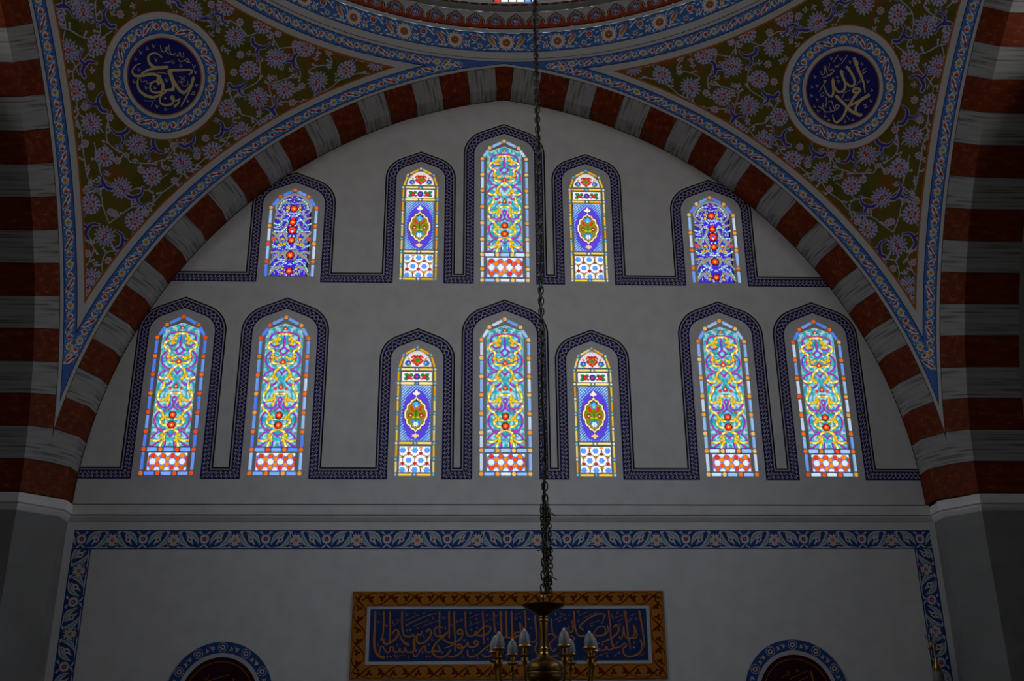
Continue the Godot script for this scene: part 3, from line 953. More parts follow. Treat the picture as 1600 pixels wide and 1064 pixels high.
func ring_strip(b: MB, prof: Array, th0: float, th1: float, n: int, uf: Callable) -> void:
	var v := 0.0
	for k in prof.size() - 1:
		var pts := [[], []]; var uvs := [[], []]
		for i in n + 1:
			var th := lerpf(th0, th1, float(i) / n)
			for j in 2:
				pts[j].append(ring_pt(th, prof[k + j].x, prof[k + j].y)); uvs[j].append(Vector2(uf.call(th), 1.0 - float(k + j) / (prof.size() - 1)))
		b.grid(pts, uvs, func(q: Vector3): return Vector3(-q.x, -1.5, DC - q.z))

func flower_band_tile() -> Texture2D:      # between the middles of two big flowers
	var p := Pic.new(512, 198, PAINT.blue)
	for q in [[20, 150, 120, 60, 30], [150, 30, 260, 60, -24], [240, 170, 360, 120, 30], [330, 40, 470, 30, 26], [400, 170, 500, 150, -20], [60, 30, 150, 25, 16], [130, 180, 220, 110, -22]]:
		p.leaf(Vector2(q[0], q[1]), Vector2(q[2], q[3]), 12, PAINT.teal, q[4])
	for q in [[90, 60, 160, 25], [110, 170, 180, 165], [250, 45, 300, 15], [280, 175, 340, 165], [390, 170, 430, 120], [205, 90, 260, 30], [440, 50, 490, 15]]:
		p.leaf(Vector2(q[0], q[1]), Vector2(q[2], q[3]), 16, PAINT.bright)
	for x in [0.0, 512.0]:
		var c := Vector2(x, 99)
		p.disc(c, 88, PAINT.blue)
		p.petals(c, 26, 86, 13, 36, PAINT.bright, 0.1)
		p.disc(c, 42, PAINT.orange); p.disc(c, 38, Color8(190, 112, 36))
		p.petals(c, 8, 34, 12, 8, Color8(150, 80, 20)); p.disc(c, 14, PAINT.blue); p.disc(c, 6, PAINT.bright)
		p.petals(c, 56, 76, 13, 8, PAINT.red, 0.1)
	for q in [[60, 60, 96, 20], [66, 150, 100, 182], [430, 150, 452, 184], [446, 60, 420, 20], [200, 170, 240, 186], [340, 20, 380, 36], [296, 100, 344, 122], [216, 40, 240, 12], [380, 60, 420, 44], [160, 120, 200, 150], [384, 110, 356, 84]]:
		p.leaf(Vector2(q[0], q[1]), Vector2(q[2], q[3]), 14, PAINT.bright)
	# bell flower, red star flower, grey blossom, leaf
	p.leaf(Vector2(95, 150), Vector2(190, 30), 52, PAINT.bright); p.leaf(Vector2(105, 135), Vector2(185, 38), 34, PAINT.orange); p.leaf(Vector2(150, 70), Vector2(188, 34), 18, Color8(190, 96, 24))
	p.leaf(Vector2(80, 165), Vector2(140, 140), 34, PAINT.bright); p.leaf(Vector2(92, 160), Vector2(132, 142), 12, Color8(90, 110, 60))
	var r := Vector2(318, 62)
	p.disc(r, 34, PAINT.bright); p.petals(r, 0, 31, 8, 15, PAINT.red, 0.2); p.disc(r, 7, PAINT.yellow)
	var g := Vector2(262, 142)
	p.petals(g, 0, 32, 7, 18, Color8(206, 206, 200), 0.2); p.petals(g, 0, 22, 7, 7, Color8(110, 96, 92), 0.2)
	p.leaf(Vector2(360, 165), Vector2(415, 90), 34, PAINT.bright); p.leaf(Vector2(370, 150), Vector2(408, 100), 13, Color8(140, 60, 60))
	p.im.fill_rect(Rect2i(0, 0, 512, 7), PAINT.navy); p.im.fill_rect(Rect2i(0, 191, 512, 7), PAINT.navy)
	return p.texture()

func scallop_tile() -> Texture2D:          # one pointed scallop, 0.355 m wide and 0.30 m high
	var p := Pic.new(256, 216, Color8(176, 176, 173))  # ground toned down: shade of the ledge put into the colour
	var out := [0, 196, 0, 150, 8, 148, 14, 120, 22, 94, 44, 70, 80, 48, 128, 8]
	for q in [[0.0, Color8(44, 34, 34)], [9.0, PAINT.white], [15.0, Color8(44, 34, 34)], [20.0, Color8(158, 62, 34)]]:
		var d: float = q[0]
		var l := PackedVector2Array(); var m := PackedVector2Array()
		for k in range(0, out.size(), 2):
			var e := Vector2(out[k], out[k + 1])
			e = e + Vector2(d if k > 2 else 0.0, d * (1.25 if k >= 12 else 0.6) if k > 2 else 0.0)
			e.x = minf(e.x, 128)
			l.append(e); m.append(Vector2(256 - e.x, e.y))
		m.reverse()
		l.append_array(m)
		if d > 0:
			l[0].x = 0
		p.poly(l, q[1])
	p.im.fill_rect(Rect2i(0, 172, 256, 30), Color8(158, 62, 34))
	for x in [0.0, 256.0]:                  # the slot between two scallops
		p.leaf(Vector2(x, 60), Vector2(x, 186), 34, Color8(44, 34, 34)); p.leaf(Vector2(x, 56), Vector2(x, 178), 24, PAINT.white)
		p.im.fill_rect(Rect2i(int(x) - 10, 40, 20, 76), PAINT.white)
	var c := Vector2(128, 112)
	p.petals(c, 10, 66, 10, 30, Color8(196, 176, 160), 0.3); p.petals(c, 20, 60, 10, 12, Color8(120, 60, 40), 0.3)
	p.disc(c, 44, Color8(60, 84, 150)); p.petals(c + Vector2(0, 18), 4, 44, 3, 14, Color8(150, 170, 206), -PI / 2 - 0.6)
	p.leaf(Vector2(128, 140), Vector2(128, 84), 14, PAINT.white); p.leaf(Vector2(118, 138), Vector2(98, 96), 12, PAINT.white); p.leaf(Vector2(138, 138), Vector2(158, 96), 12, PAINT.white)
	for q in [[128, 40], [60, 150], [196, 150], [70, 92], [186, 92]]:
		p.disc(Vector2(q[0], q[1]), 7, Color8(196, 150, 110))
	p.im.fill_rect(Rect2i(0, 200, 256, 16), Color8(52, 34, 34))
	return p.texture()

func build_dome() -> void:
	var o := thing("ceiling_dome")
	structure(o, "round dome foot with blue flower band and red scallops at the top", "dome")
	var rr := func(y: float) -> Vector2: return Vector2(5.70 - 0.27 * (y - 11.7), y)
	var flat := func(th: float) -> float: return th
	var b := MB.new()
	ring_strip(b, [rr.call(11.455), rr.call(11.569)], -PI, PI, 120, flat)
	part("white_band", b, mat.limewash, o)
	b = MB.new()
	ring_strip(b, [rr.call(11.569), rr.call(11.904)], 0.006 - PI, 0.006 + PI, 160, func(th: float): return absf(th - 0.006) * 40.0 / TAU)
	part("flower_band", b, textured(flower_band_tile(), 0.7), o)
	b = MB.new()
	ring_strip(b, [rr.call(11.904), rr.call(11.972)], -PI, PI, 120, flat)
	part("white_band", b, mat.limewash, o)
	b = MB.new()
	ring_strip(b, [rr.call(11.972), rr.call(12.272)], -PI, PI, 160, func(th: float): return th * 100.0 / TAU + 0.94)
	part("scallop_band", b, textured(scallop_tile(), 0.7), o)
	b = MB.new()
	ring_strip(b, [rr.call(12.272), Vector2(5.50, 12.285), Vector2(5.475, 12.30), Vector2(5.46, 12.315), Vector2(5.455, 12.34), Vector2(5.475, 12.342), Vector2(5.48, 12.40)], -PI, PI, 120, flat)
	part("ledge", b, mat.pier, o)
	# drum with twenty windows, dome above
	b = MB.new()
	var half := 0.064; var y0 := 12.435; var y1 := 13.9; var r := 5.48; var n := 20
	for k in n:
		var c := 0.026 + TAU * k / n
		ring_strip(b, [Vector2(r, 12.40), Vector2(r, y0)], c - half, c + half, 4, flat)
		ring_strip(b, [Vector2(r, y1), Vector2(r, 14.3)], c - half, c + half, 4, flat)
		ring_strip(b, [Vector2(r, 12.40), Vector2(r, 14.3)], c + half, c + TAU / n - half, 6, flat)
		for e in [-1, 1]:
			b.quad(ring_pt(c + e * half, r, y0), ring_pt(c + e * half, r + 0.3, y0), ring_pt(c + e * half, r + 0.3, y1), ring_pt(c + e * half, r, y1), Vector3(1, 0, 0))
		for y in [y0, y1]:
			b.quad(ring_pt(c - half, r, y), ring_pt(c + half, r, y), ring_pt(c + half, r + 0.3, y), ring_pt(c - half, r + 0.3, y), Vector3(0, 1, 0))
	part("drum", b, mat.plaster, o)
	b = MB.new()
	var prof := []
	for k in 13:
		var a := PI / 2 * k / 12.0
		prof.append(Vector2(maxf(r * cos(a), 0.02), 14.3 + 4.6 * sin(a)))
	ring_strip(b, prof, -PI, PI, 60, flat)
	part("shell", b, mat.plaster, o)
	# row of dark red dentils below the drum windows
	var d := MB.new()
	d.box(Vector3(-0.06, 0, 0), Vector3(0.06, 0.03, 0.02))
	var dm := d.mesh()
	for k in range(-14, 15):
		var th := k * 0.032
		var q := put("dentil", dm, mat.dentil, o)
		q.position = ring_pt(th, 5.475, 12.352); q.rotation.y = -th
	var pieces := MB.new(); var fr := MB.new()
	var hw := r * half
	fr.box(Vector3(-hw, 0, -0.02), Vector3(-hw + 0.03, 1.4, 0.02)); fr.box(Vector3(hw - 0.03, 0, -0.02), Vector3(hw, 1.4, 0.02))
	for i in range(1, 5):
		fr.box(Vector3(-hw + i * hw * 0.4 - 0.008, 0, -0.012), Vector3(-hw + i * hw * 0.4 + 0.008, 1.4, 0.012))
	for j in 8:
		fr.box(Vector3(-hw, j * 0.2 - 0.008, -0.012), Vector3(hw, j * 0.2 + 0.008, 0.012))
	var frm := fr.mesh()
	var pm := MB.new()
	pm.quad(Vector3(-0.5, -0.5, 0), Vector3(0.5, -0.5, 0), Vector3(0.5, 0.5, 0), Vector3(-0.5, 0.5, 0), Vector3(0, 0, 1))
	var pane := pm.mesh()
	var tones := [glass_mat(Color(1, 0.98, 0.95)), glass_mat(rgb(120, 170, 240)), glass_mat(rgb(226, 60, 40)), glass_mat(rgb(240, 200, 80))]
	for k in n:
		var w := thing("window_%d" % (13 + k) if k == 0 else "window_%d" % (60 + k))
		var th := 0.026 + TAU * k / n
		w.position = ring_pt(th, r + 0.12, y0); w.rotation.y = -th
		put("frame", frm, mat.lead, w)
		for j in 7:
			for i in 5:
				var q := put("pane", pane, tones[[0, 0, 1, 0, 2, 0, 3][(i * 3 + j * 4 + i * j) % 7] if j > 0 else [2, 0, 0, 0, 1][i]], w)
				q.position = Vector3(-hw + (i + 0.5) * hw * 0.4, (j + 0.5) * 0.2, 0); q.scale = Vector3(hw * 0.4 - 0.012, 0.19, 1)
		if k == 0:
			structure(w, "bright stained glass window in the dome at the top edge", "window")
		else:
			structure(w, "stained glass window of the dome outside the picture", "window")
			w.set_meta("group", "dome windows outside the picture")

# ---------------------------------------------------------------- stained glass
const PLASTER := Color8(1, 2, 3)
const HOLE := Color8(9, 8, 7)
const OUT := Color8(0, 0, 0)
const LEAD := Color8(20, 22, 21)
const CELL := 0.006

# bars and dots of a window: [x, y, angle, length (0: dot), kind of piece]
func win_pieces(kind: String) -> Array:
	var list := []
	var hw := 0.29 if kind == "B" else 0.378
	var ys: Array = {"A": [0.0, 0.375, 0.661, 0.973, 1.282, 1.592, 1.905, 2.22], "U": [0.0, 0.205, 0.471, 0.757, 1.065, 1.378, 1.69, 2.003, 2.315], "B": [0.0, 0.245, 0.501, 0.747, 0.988, 1.235, 1.484, 1.72], "C": [0.275, 0.603, 0.935, 1.276]}[kind]
	var top: Array = {"A": [0.25, 2.443, 2.585], "U": [0.25, 2.535, 2.675], "B": [0.218, 1.964, 2.093], "C": [0.235, 1.49, 1.616]}[kind]
	var wide := 0.05 if kind == "B" else 0.072
	var link := func(a: Vector2, b: Vector2, f: float):
		var l := a.distance_to(b) - wide - 0.03
		list.append([(a.x + b.x) / 2, (a.y + b.y) / 2, (b - a).angle(), l, f])
	for s in [-1.0, 1.0]:
		for k in ys.size():
			list.append([s * hw, ys[k], 0.0, 0.0, 0])
			if k > 0:
				link.call(Vector2(s * hw, ys[k - 1]), Vector2(s * hw, ys[k]), 0)
		if kind == "C":
			list.append([s * hw, 0.11, PI / 2, 0.20, 0])
		link.call(Vector2(s * hw, ys[ys.size() - 1]), Vector2(s * top[0], top[1]), 1)
		list.append([s * top[0], top[1], 0.0, 0.0, 0])
		link.call(Vector2(s * top[0], top[1]), Vector2(0, top[2]), 1)
	list.append([0.0, top[2], 0.0, 0.0, 0])
	var rows: Array = {"A": [0.0, 0.375], "U": [0.0, 0.471], "B": [0.0, 0.501, 1.484, 1.72], "C": []}[kind]
	var xs: Array = [-0.29, 0.0, 0.29] if kind == "B" else [-0.378, -0.126, 0.126, 0.378]
	for y in rows:
		for k in xs.size() - 1:
			link.call(Vector2(xs[k], y), Vector2(xs[k + 1], y), 0)
			if k > 0:
				list.append([xs[k], y, 0.0, 0.0, 0])
	return list

var wx := 0.0
var wtop := 0.0
func G(x: float, y: float) -> Vector2:
	return Vector2((x + wx) / CELL, (wtop - y) / CELL)
func GP(a: Array, s := 1.0) -> PackedVector2Array:
	var p := PackedVector2Array()
	for k in range(0, a.size(), 2):
		p.append(G(a[k] * s, a[k + 1]))
	return p

func lattice(p: Pic, x0: float, x1: float, y0: float, y1: float, cols: Array, ground: Color, pick: Callable) -> void:
	# diamonds of glass between lead wires
	var step := 4
	var a := G(x0, y1); var b := G(x1, y0)
	p.im.fill_rect(Rect2i(int(a.x), int(a.y), int(b.x - a.x), int(b.y - a.y)), ground)
	for j in range(int(a.y), int(b.y), 2):
		var off := 0 if (j - int(a.y)) % 4 == 0 else 2
		for i in range(int(a.x) + off, int(b.x), step):
			var x := i * CELL - wx; var y := wtop - j * CELL
			var c: Color = cols[pick.call(x, y)]
			p.im.fill_rect(Rect2i(i, j, mini(2, int(b.x) - i), 2), c)

func glass_A(p: Pic, kind: String) -> void:
	var y0 := 0.427 if kind == "A" else 0.522
	var lift := y0 - 0.427
	var tall := 2.474 if kind == "A" else 2.56
	var k2 := (tall - y0) / (2.474 - 0.427)
	var teal := [Color8(56, 164, 180), Color8(176, 236, 242), Color8(100, 200, 212), Color8(244, 252, 254)]
	var f := FastNoiseLite.new()
	f.frequency = 4.0; f.seed = 5
	lattice(p, -0.297, 0.297, y0, tall, teal, Color8(44, 138, 156), func(x: float, y: float):
		var n := f.get_noise_2d(absf(x) * 3.0, y * 2.4)
		return 0 if n < -0.12 else (2 if n < 0.06 else (1 if n < 0.22 else 3)))
	# the lattice outside the pointed top is plaster again
	var sh := win_shape("A")
	var line := arch_pts(sh.hw, sh.r, tall - sh.rise + 0.220 / cos(deg_to_rad(22.0)), -0.220, 1.0)
	var cut := PackedVector2Array()
	for q in line:
		cut.append(G(q.x, q.y))
	cut.append(G(0.35, 1.0)); cut.append(G(0.35, tall + 0.03)); cut.append(G(-0.35, tall + 0.03)); cut.append(G(-0.35, 1.0))
	p.poly(cut, PLASTER)
	var z1 := func(a: Array) -> Array:
		var o := []
		for k in range(0, a.size(), 2):
			o.append((a[k] - 400) / 868.0); o.append(y0 + (2.22 - (a[k + 1] - 335) / 748.0 - 0.427) * k2)
		return o
	var z2 := func(a: Array) -> Array:
		var o := []
		for k in range(0, a.size(), 2):
			o.append((a[k] - 393) / 836.0); o.append(y0 + (1.282 - (a[k + 1] - 18) / 743.0 - 0.427) * k2)
		return o
	var violet := [z1.call([400, 262, 470, 262, 560, 282, 600, 330, 602, 384, 560, 432, 500, 438, 470, 418]), z1.call([400, 310, 400, 440, 458, 492, 400, 548]), z1.call([455, 492, 560, 500, 620, 550, 640, 612, 618, 672, 560, 715, 500, 738, 440, 745, 400, 795]), z1.call([510, 735, 590, 760, 640, 805, 640, 850, 600, 890, 540, 922, 490, 910, 458, 872]), z1.call([460, 640, 540, 640, 575, 600, 560, 555]), z2.call([470, 110, 440, 150, 470, 186, 540, 186, 590, 142, 602, 100]), z2.call([393, 60, 420, 90, 393, 165, 440, 208, 520, 226, 590, 262, 618, 330, 600, 400, 560, 446, 480, 462, 440, 500, 393, 536]), z2.call([460, 470, 540, 480, 600, 520, 632, 570]), z2.call([470, 560, 448, 610, 462, 660]), z2.call([540, 600, 590, 640, 632, 650])]
	var gold := [z1.call([400, 282, 470, 286, 486, 330, 500, 392, 470, 404]), z1.call([484, 320, 540, 366, 600, 392, 622, 432, 590, 470, 540, 500, 546, 545, 530, 585, 470, 590, 436, 572]), z1.call([400, 672, 450, 716, 500, 760, 492, 820, 460, 866]), z1.call([500, 770, 530, 842, 590, 858, 636, 836]), z1.call([560, 905, 566, 960, 600, 1012, 622, 1060]), z1.call([455, 655, 520, 655, 552, 620]), z2.call([602, 0, 612, 60, 600, 94, 550, 102, 490, 62, 460, 20, 393, 14]), z2.call([470, 40, 462, 100, 480, 150]), z2.call([622, 150, 600, 200, 540, 240, 512, 300, 542, 340, 530, 382, 480, 410, 440, 404]), z2.call([515, 305, 470, 326, 430, 332]), z2.call([393, 440, 440, 462, 482, 490, 470, 550, 490, 600, 510, 650]), z2.call([498, 560, 560, 592, 628, 580])]
	for s in [-1.0, 1.0]:
		for a in violet:
			p.stroke(GP(a, s), 5.6, 5.6, LEAD)
			p.stroke(GP(a, s), 4.6, 4.6, Color8(64, 60, 214))
			var shifted := GP(a, s)
			for i in shifted.size():
				shifted[i] += Vector2(1.3 * s, -0.6)
			p.stroke(shifted, 2.0, 2.0, Color8(226, 60, 110))
		var n := 0
		for a in gold:
			p.stroke(GP(a, s), 7.4, 7.4, LEAD)
			var q := Pic.smooth(GP(a, s))
			for i in q.size() - 1:
				p.line(PackedVector2Array([q[i], q[i].lerp(q[i + 1], 0.8)]), 5.6, 5.6, [Color8(250, 220, 50), Color8(255, 246, 190), Color8(222, 172, 24)][n % 3])
				if i % 3 == 0: n += 1
		for a in [z1.call([472, 345]), z1.call([510, 370]), z1.call([500, 400]), z1.call([520, 585]), z1.call([488, 598]), z1.call([548, 575]), z1.call([520, 820]), z1.call([470, 850]), z2.call([470, 70]), z2.call([500, 90]), z2.call([520, 330]), z2.call([490, 300]), z2.call([500, 520]), z2.call([470, 580])]:
			var c := G(a[0] * s, a[1])
			p.disc(c, 5.4, LEAD); p.petals(c, 0, 5.2, 5, 4, Color8(250, 206, 40)); p.disc(c, 1.3, Color8(170, 60, 10))
		for a in [z1.call([486, 495]), z2.call([472, 228])]:
			var c := G(a[0] * s, a[1])
			p.leaf(c - Vector2(0, 5), c + Vector2(0, 5), 5, Color8(40, 180, 70))
		for a in [z1.call([475, 970])]:
			p.disc(G(a[0] * s, a[1]), 4.5, Color8(224, 50, 40))
	var red := func(a: Array, r: float) -> void:
		var c := G(a[0], a[1])
		p.disc(c, r + 1.2, LEAD)
		p.petals(c, 0, r, 6, r * 0.8, Color8(226, 48, 26), PI / 6); p.disc(c, r * 0.62, Color8(232, 64, 30)); p.petals(c, 0, r * 0.6, 5, r * 0.2, Color8(250, 130, 60)); p.disc(c, r * 0.16, Color8(255, 236, 170))
	red.call(z2.call([393, 278]), 9.0); red.call(z2.call([393, 400]), 9.5)
	for h in [[z1.call([400, 586, 458, 652, 400, 668, 342, 652]), 0], [z1.call([400, 890, 440, 975, 400, 985, 360, 975]), 0], [z1.call([400, 170, 440, 218, 400, 230, 360, 218]), 0]]:
		p.poly(GP(h[0]), LEAD)
		var c: Array = h[0]
		p.poly(GP([0, c[1] - 0.012, c[2] - 0.014, c[3] + 0.006, 0, c[5] + 0.008, -c[2] + 0.014, c[3] + 0.006]), Color8(228, 50, 28))
		p.disc(G(0, lerpf(c[1], c[5], 0.65)), 2.2, Color8(255, 220, 140))
	var dm: Array = z1.call([400, 462, 432, 492, 400, 524, 368, 492])
	p.poly(GP(dm), Color8(130, 204, 216))
	# the panel of stars and hexagons
	var sc := 0.185 if kind == "A" else 0.237
	var sv := 1.0 if kind == "A" else 1.3
	var lo := sc - 0.137 * sv; var hi := sc + 0.13 * sv
	var star_rect := GP([-0.297, lo, 0.297, lo, 0.297, hi, -0.297, hi])
	p.poly(star_rect, Color8(120, 150, 226))
	for i in range(-2, 3):
		for y in [-0.13, 0.13]:
			star(p, 0.1486 * i, sc + y * sv, 0.062, lo, hi)
	for i in range(-2, 2):
		star(p, 0.1486 * (i + 0.5), sc, 0.070 * sqrt(sv), lo, hi)
	for i in range(-3, 4):
		for y in [-0.089, -0.045, 0.045, 0.089]:
			var x: float = 0.1486 * (i + (0.5 if absf(y) > 0.06 else 0.0))
			if absf(x) < 0.30:
				hexagon(p, x, sc + y * sv, 0.039 * sqrt(sv), lo, hi, [Color8(236, 84, 20), Color8(248, 130, 26), Color8(224, 58, 22)][absi(i * 5 + int(y * 100)) % 3])

func clipped(p: Pic, q: PackedVector2Array, lo: float, hi: float, half: float, col: Color) -> void:
	for r in Geometry2D.intersect_polygons(q, GP([-half, lo, half, lo, half, hi, -half, hi])):
		p.poly(r, col)

func star(p: Pic, x: float, y: float, r: float, lo: float, hi: float) -> void:
	var q := PackedVector2Array()
	for k in 12:
		var d := Vector2.from_angle(TAU * k / 12 + PI / 6) * (r if k % 2 == 0 else r * 0.56)
		q.append(G(x + d.x, y + d.y))
	clipped(p, q, lo, hi, 0.294, Color8(226, 236, 255))

func hexagon(p: Pic, x: float, y: float, r: float, lo: float, hi: float, col: Color) -> void:
	for e in [[r + 0.005, LEAD], [r, col]]:
		var q := PackedVector2Array()
		for k in 6:
			var d: Vector2 = Vector2.from_angle(TAU * k / 6 + PI / 6) * e[0]
			q.append(G(x + d.x, y + d.y))
		clipped(p, q, lo, hi, 0.294, e[1])

func glass_B(p: Pic) -> void:
	# interlaced circles at the foot
	var lo := 0.035; var hi := 0.446; var hw := 0.235
	p.poly(GP([-hw, lo, hw, lo, hw, hi, -hw, hi]), Color8(250, 250, 252))
	for j in range(-1, 4):
		for i in range(-2, 3):
			var x := 0.187 * i + (0.0935 if j % 2 else 0.0); var y := 0.072 + 0.158 * j
			var q := PackedVector2Array()
			for k in 12:
				var d := Vector2.from_angle(TAU * k / 12) * (0.052 if k % 2 == 0 else 0.042)
				q.append(G(x + d.x, y + d.y))
			clipped(p, q, lo, hi, hw, Color8(96, 156, 240))
			var c := G(x + 0.0935, y)
			var o: Array = [[0.0, 0.05, Color8(250, 170, 40)], [0.0, -0.055, Color8(226, 66, 30)]]
			for e in o:
				var l := PackedVector2Array()
				var m: float = signf(e[1])
				for a in [[-0.034, 0.0], [-0.028, 0.032], [0.0, 0.058], [0.028, 0.032], [0.034, 0.0]]:
					l.append(G(x + 0.0935 + a[0], y + e[1] * 0.55 + m * a[1]))
				clipped(p, l, lo, hi, hw, e[2])
	for j in range(-1, 4):
		for i in range(-2, 4):
			var x := 0.187 * i + (0.0935 if j % 2 else 0.0); var y := 0.072 + 0.158 * j
			var pts := PackedVector2Array()
			for k in 41:
				pts.append(G(x + cos(TAU * k / 40) * 0.1, y + sin(TAU * k / 40) * 0.1))
			for k in 40:
				var mid := (pts[k] + pts[k + 1]) / 2
				var a := G(-hw, hi); var b := G(hw, lo)
				if mid.x > a.x + 1 and mid.x < b.x - 1 and mid.y > a.y + 1 and mid.y < b.y - 1:
					p.line(PackedVector2Array([pts[k], pts[k + 1]]), 1.3, 1.3, LEAD)
	# medallion on blue lattice
	var cols := [Color8(70, 130, 226), Color8(190, 234, 252), Color8(120, 70, 230), Color8(90, 190, 226), Color8(246, 252, 255)]
	lattice(p, -hw, hw, 0.541, 1.438, cols, Color8(34, 62, 176), func(x: float, y: float):
		var d := Vector2(x / 0.235, (y - 0.97) / 0.45)
		var e := Vector2(x / 0.19, (y - 0.97) / 0.36).length()
		var odd := int(round(x / 0.024) + round(y / 0.024)) % 2 == 0
		if pow(absf(d.x), 1.5) + pow(absf(d.y), 1.5) > 1.35: return 4 if odd else 3
		if e < 1.15: return 2
		return 1 if odd else 0)
	var med := func(k: float) -> PackedVector2Array:
		var q := PackedVector2Array()
		for a in [[0.0, 0.295], [0.03, 0.255], [0.07, 0.24], [0.088, 0.215], [0.09, 0.195], [0.13, 0.175], [0.15, 0.14], [0.146, 0.10], [0.172, 0.07], [0.183, 0.03], [0.183, -0.03], [0.172, -0.07], [0.146, -0.10], [0.15, -0.14], [0.13, -0.175], [0.09, -0.195], [0.088, -0.215], [0.07, -0.24], [0.03, -0.255]]:
			q.append(G(a[0] * k, 0.97 + a[1] * (1 - (1 - k) * 0.6)))
		q.append(G(0, 0.97 - 0.295 * (1 - (1 - k) * 0.6)))
		for i in range(q.size() - 2, 0, -1):
			q.append(Vector2(2 * wx / CELL - q[i].x, q[i].y))
		return q
	p.poly(med.call(1.06), LEAD); p.poly(med.call(1.0), Color8(252, 206, 120)); p.poly(med.call(0.95), Color8(255, 244, 220)); p.poly(med.call(0.86), Color8(236, 170, 60)); p.poly(med.call(0.82), LEAD); p.poly(med.call(0.79), Color8(132, 132, 22))
	for s in [-1.0, 1.0]:
		for q in [[0.0, 1.275, 0.0, 1.375, 0.06], [0.01, 1.295, 0.055, 1.33, 0.035], [0.0, 0.665, 0.0, 0.575, 0.06], [0.01, 0.645, 0.055, 0.61, 0.035]]:
			p.leaf(G(q[0] * s, q[1]), G(q[2] * s, q[3]), q[4] / CELL, Color8(250, 200, 130) if q[1] < 1.0 else Color8(252, 236, 214))
		p.leaf(G(0.02 * s, 1.0), G(0.095 * s, 1.11), 8, Color8(206, 40, 20)); p.leaf(G(0.03 * s, 1.03), G(0.075 * s, 1.12), 6, Color8(226, 60, 30))
		p.leaf(G(0.0, 0.9), G(0.105 * s, 0.98), 5, Color8(210, 200, 40)); p.leaf(G(0.0, 0.94), G(0.06 * s, 1.03), 4, Color8(60, 160, 40))
		p.leaf(G(0.03 * s, 0.93), G(0.12 * s, 1.0), 5, Color8(40, 150, 40)); p.leaf(G(0.02 * s, 1.17), G(0.06 * s, 1.21), 4, Color8(200, 200, 60))
		p.disc(G(0.085 * s, 0.955), 6, LEAD); p.petals(G(0.085 * s, 0.955), 0, 5.5, 6, 4, Color8(226, 50, 50)); p.disc(G(0.085 * s, 0.955), 1.6, Color8(255, 230, 230))
		p.leaf(G(0.015 * s, 0.8), G(0.075 * s, 0.87), 8, Color8(60, 140, 230)); p.leaf(G(0.02 * s, 0.78), G(0.05 * s, 0.82), 6, Color8(170, 214, 250))
	p.disc(G(0, 1.15), 9, LEAD); p.petals(G(0, 1.12), 0, 11, 5, 6, Color8(50, 130, 236), PI * 1.1); p.petals(G(0, 1.14), 0, 9, 7, 3.4, Color8(90, 180, 250)); p.disc(G(0, 1.10), 3.5, Color8(150, 220, 120))
	p.disc(G(0, 0.83), 10, LEAD); p.disc(G(0, 0.83), 9, Color8(70, 150, 236)); p.petals(G(0, 0.81), 0, 8, 6, 5, Color8(226, 240, 255)); p.leaf(G(0, 0.84), G(0, 0.93), 8, Color8(30, 150, 60)); p.disc(G(0, 0.81), 1.8, Color8(230, 120, 160))
	p.leaf(G(0, 0.9), G(0, 1.08), 3, Color8(60, 90, 20))
	# flower strip
	p.poly(GP([-hw, 1.519, hw, 1.519, hw, 1.669, -hw, 1.669]), Color8(244, 238, 240))
	for s in [-1.0, 1.0]:
		for q in [[0.12, 1.6, 0.2, 1.645, 9], [0.13, 1.585, 0.205, 1.545, 9], [0.06, 1.6, 0.11, 1.65, 7]]:
			p.leaf(G(q[0] * s, q[1]), G(q[2] * s, q[3]), q[4] + 2, LEAD); p.leaf(G(q[0] * s, q[1]), G(q[2] * s, q[3]), q[4], Color8(40, 140, 50))
		p.disc(G(0.12 * s, 1.59), 7, LEAD); p.petals(G(0.12 * s, 1.59), 0, 6.4, 7, 4, Color8(214, 50, 60)); p.leaf(G(0.05 * s, 1.58), G(0.09 * s, 1.54), 5, Color8(206, 60, 50))
	p.disc(G(0, 1.595), 9, LEAD); p.petals(G(0, 1.595), 1, 8.4, 9, 4, Color8(60, 70, 190)); p.disc(G(0, 1.595), 3, Color8(200, 60, 80))
	# lunette
	var sh := win_shape("B")
	var lun := PackedVector2Array()
	for k in 21:
		var a := PI * k / 20.0
		lun.append(G(cos(a) * hw, 1.758 + sin(a) * 0.262 + 0.02 * pow(sin(a), 8)))
	p.poly(lun, LEAD)
	var lun2 := PackedVector2Array()
	for k in 21:
		var a := PI * k / 20.0
		lun2.append(G(cos(a) * (hw - 0.006), 1.764 + sin(a) * 0.25 + 0.02 * pow(sin(a), 8)))
	p.poly(lun2, Color8(240, 232, 232))
	p.poly(GP([0, 1.968, 0.105, 1.862, 0, 1.768, -0.105, 1.862]), LEAD); p.poly(GP([0, 1.956, 0.094, 1.862, 0, 1.78, -0.094, 1.862]), Color8(214, 50, 34))
	p.petals(G(0, 1.865), 3, 13, 5, 5, Color8(236, 90, 60)); p.disc(G(0, 1.87), 6, Color8(40, 150, 40)); p.disc(G(0, 1.87), 2, Color8(200, 60, 30))
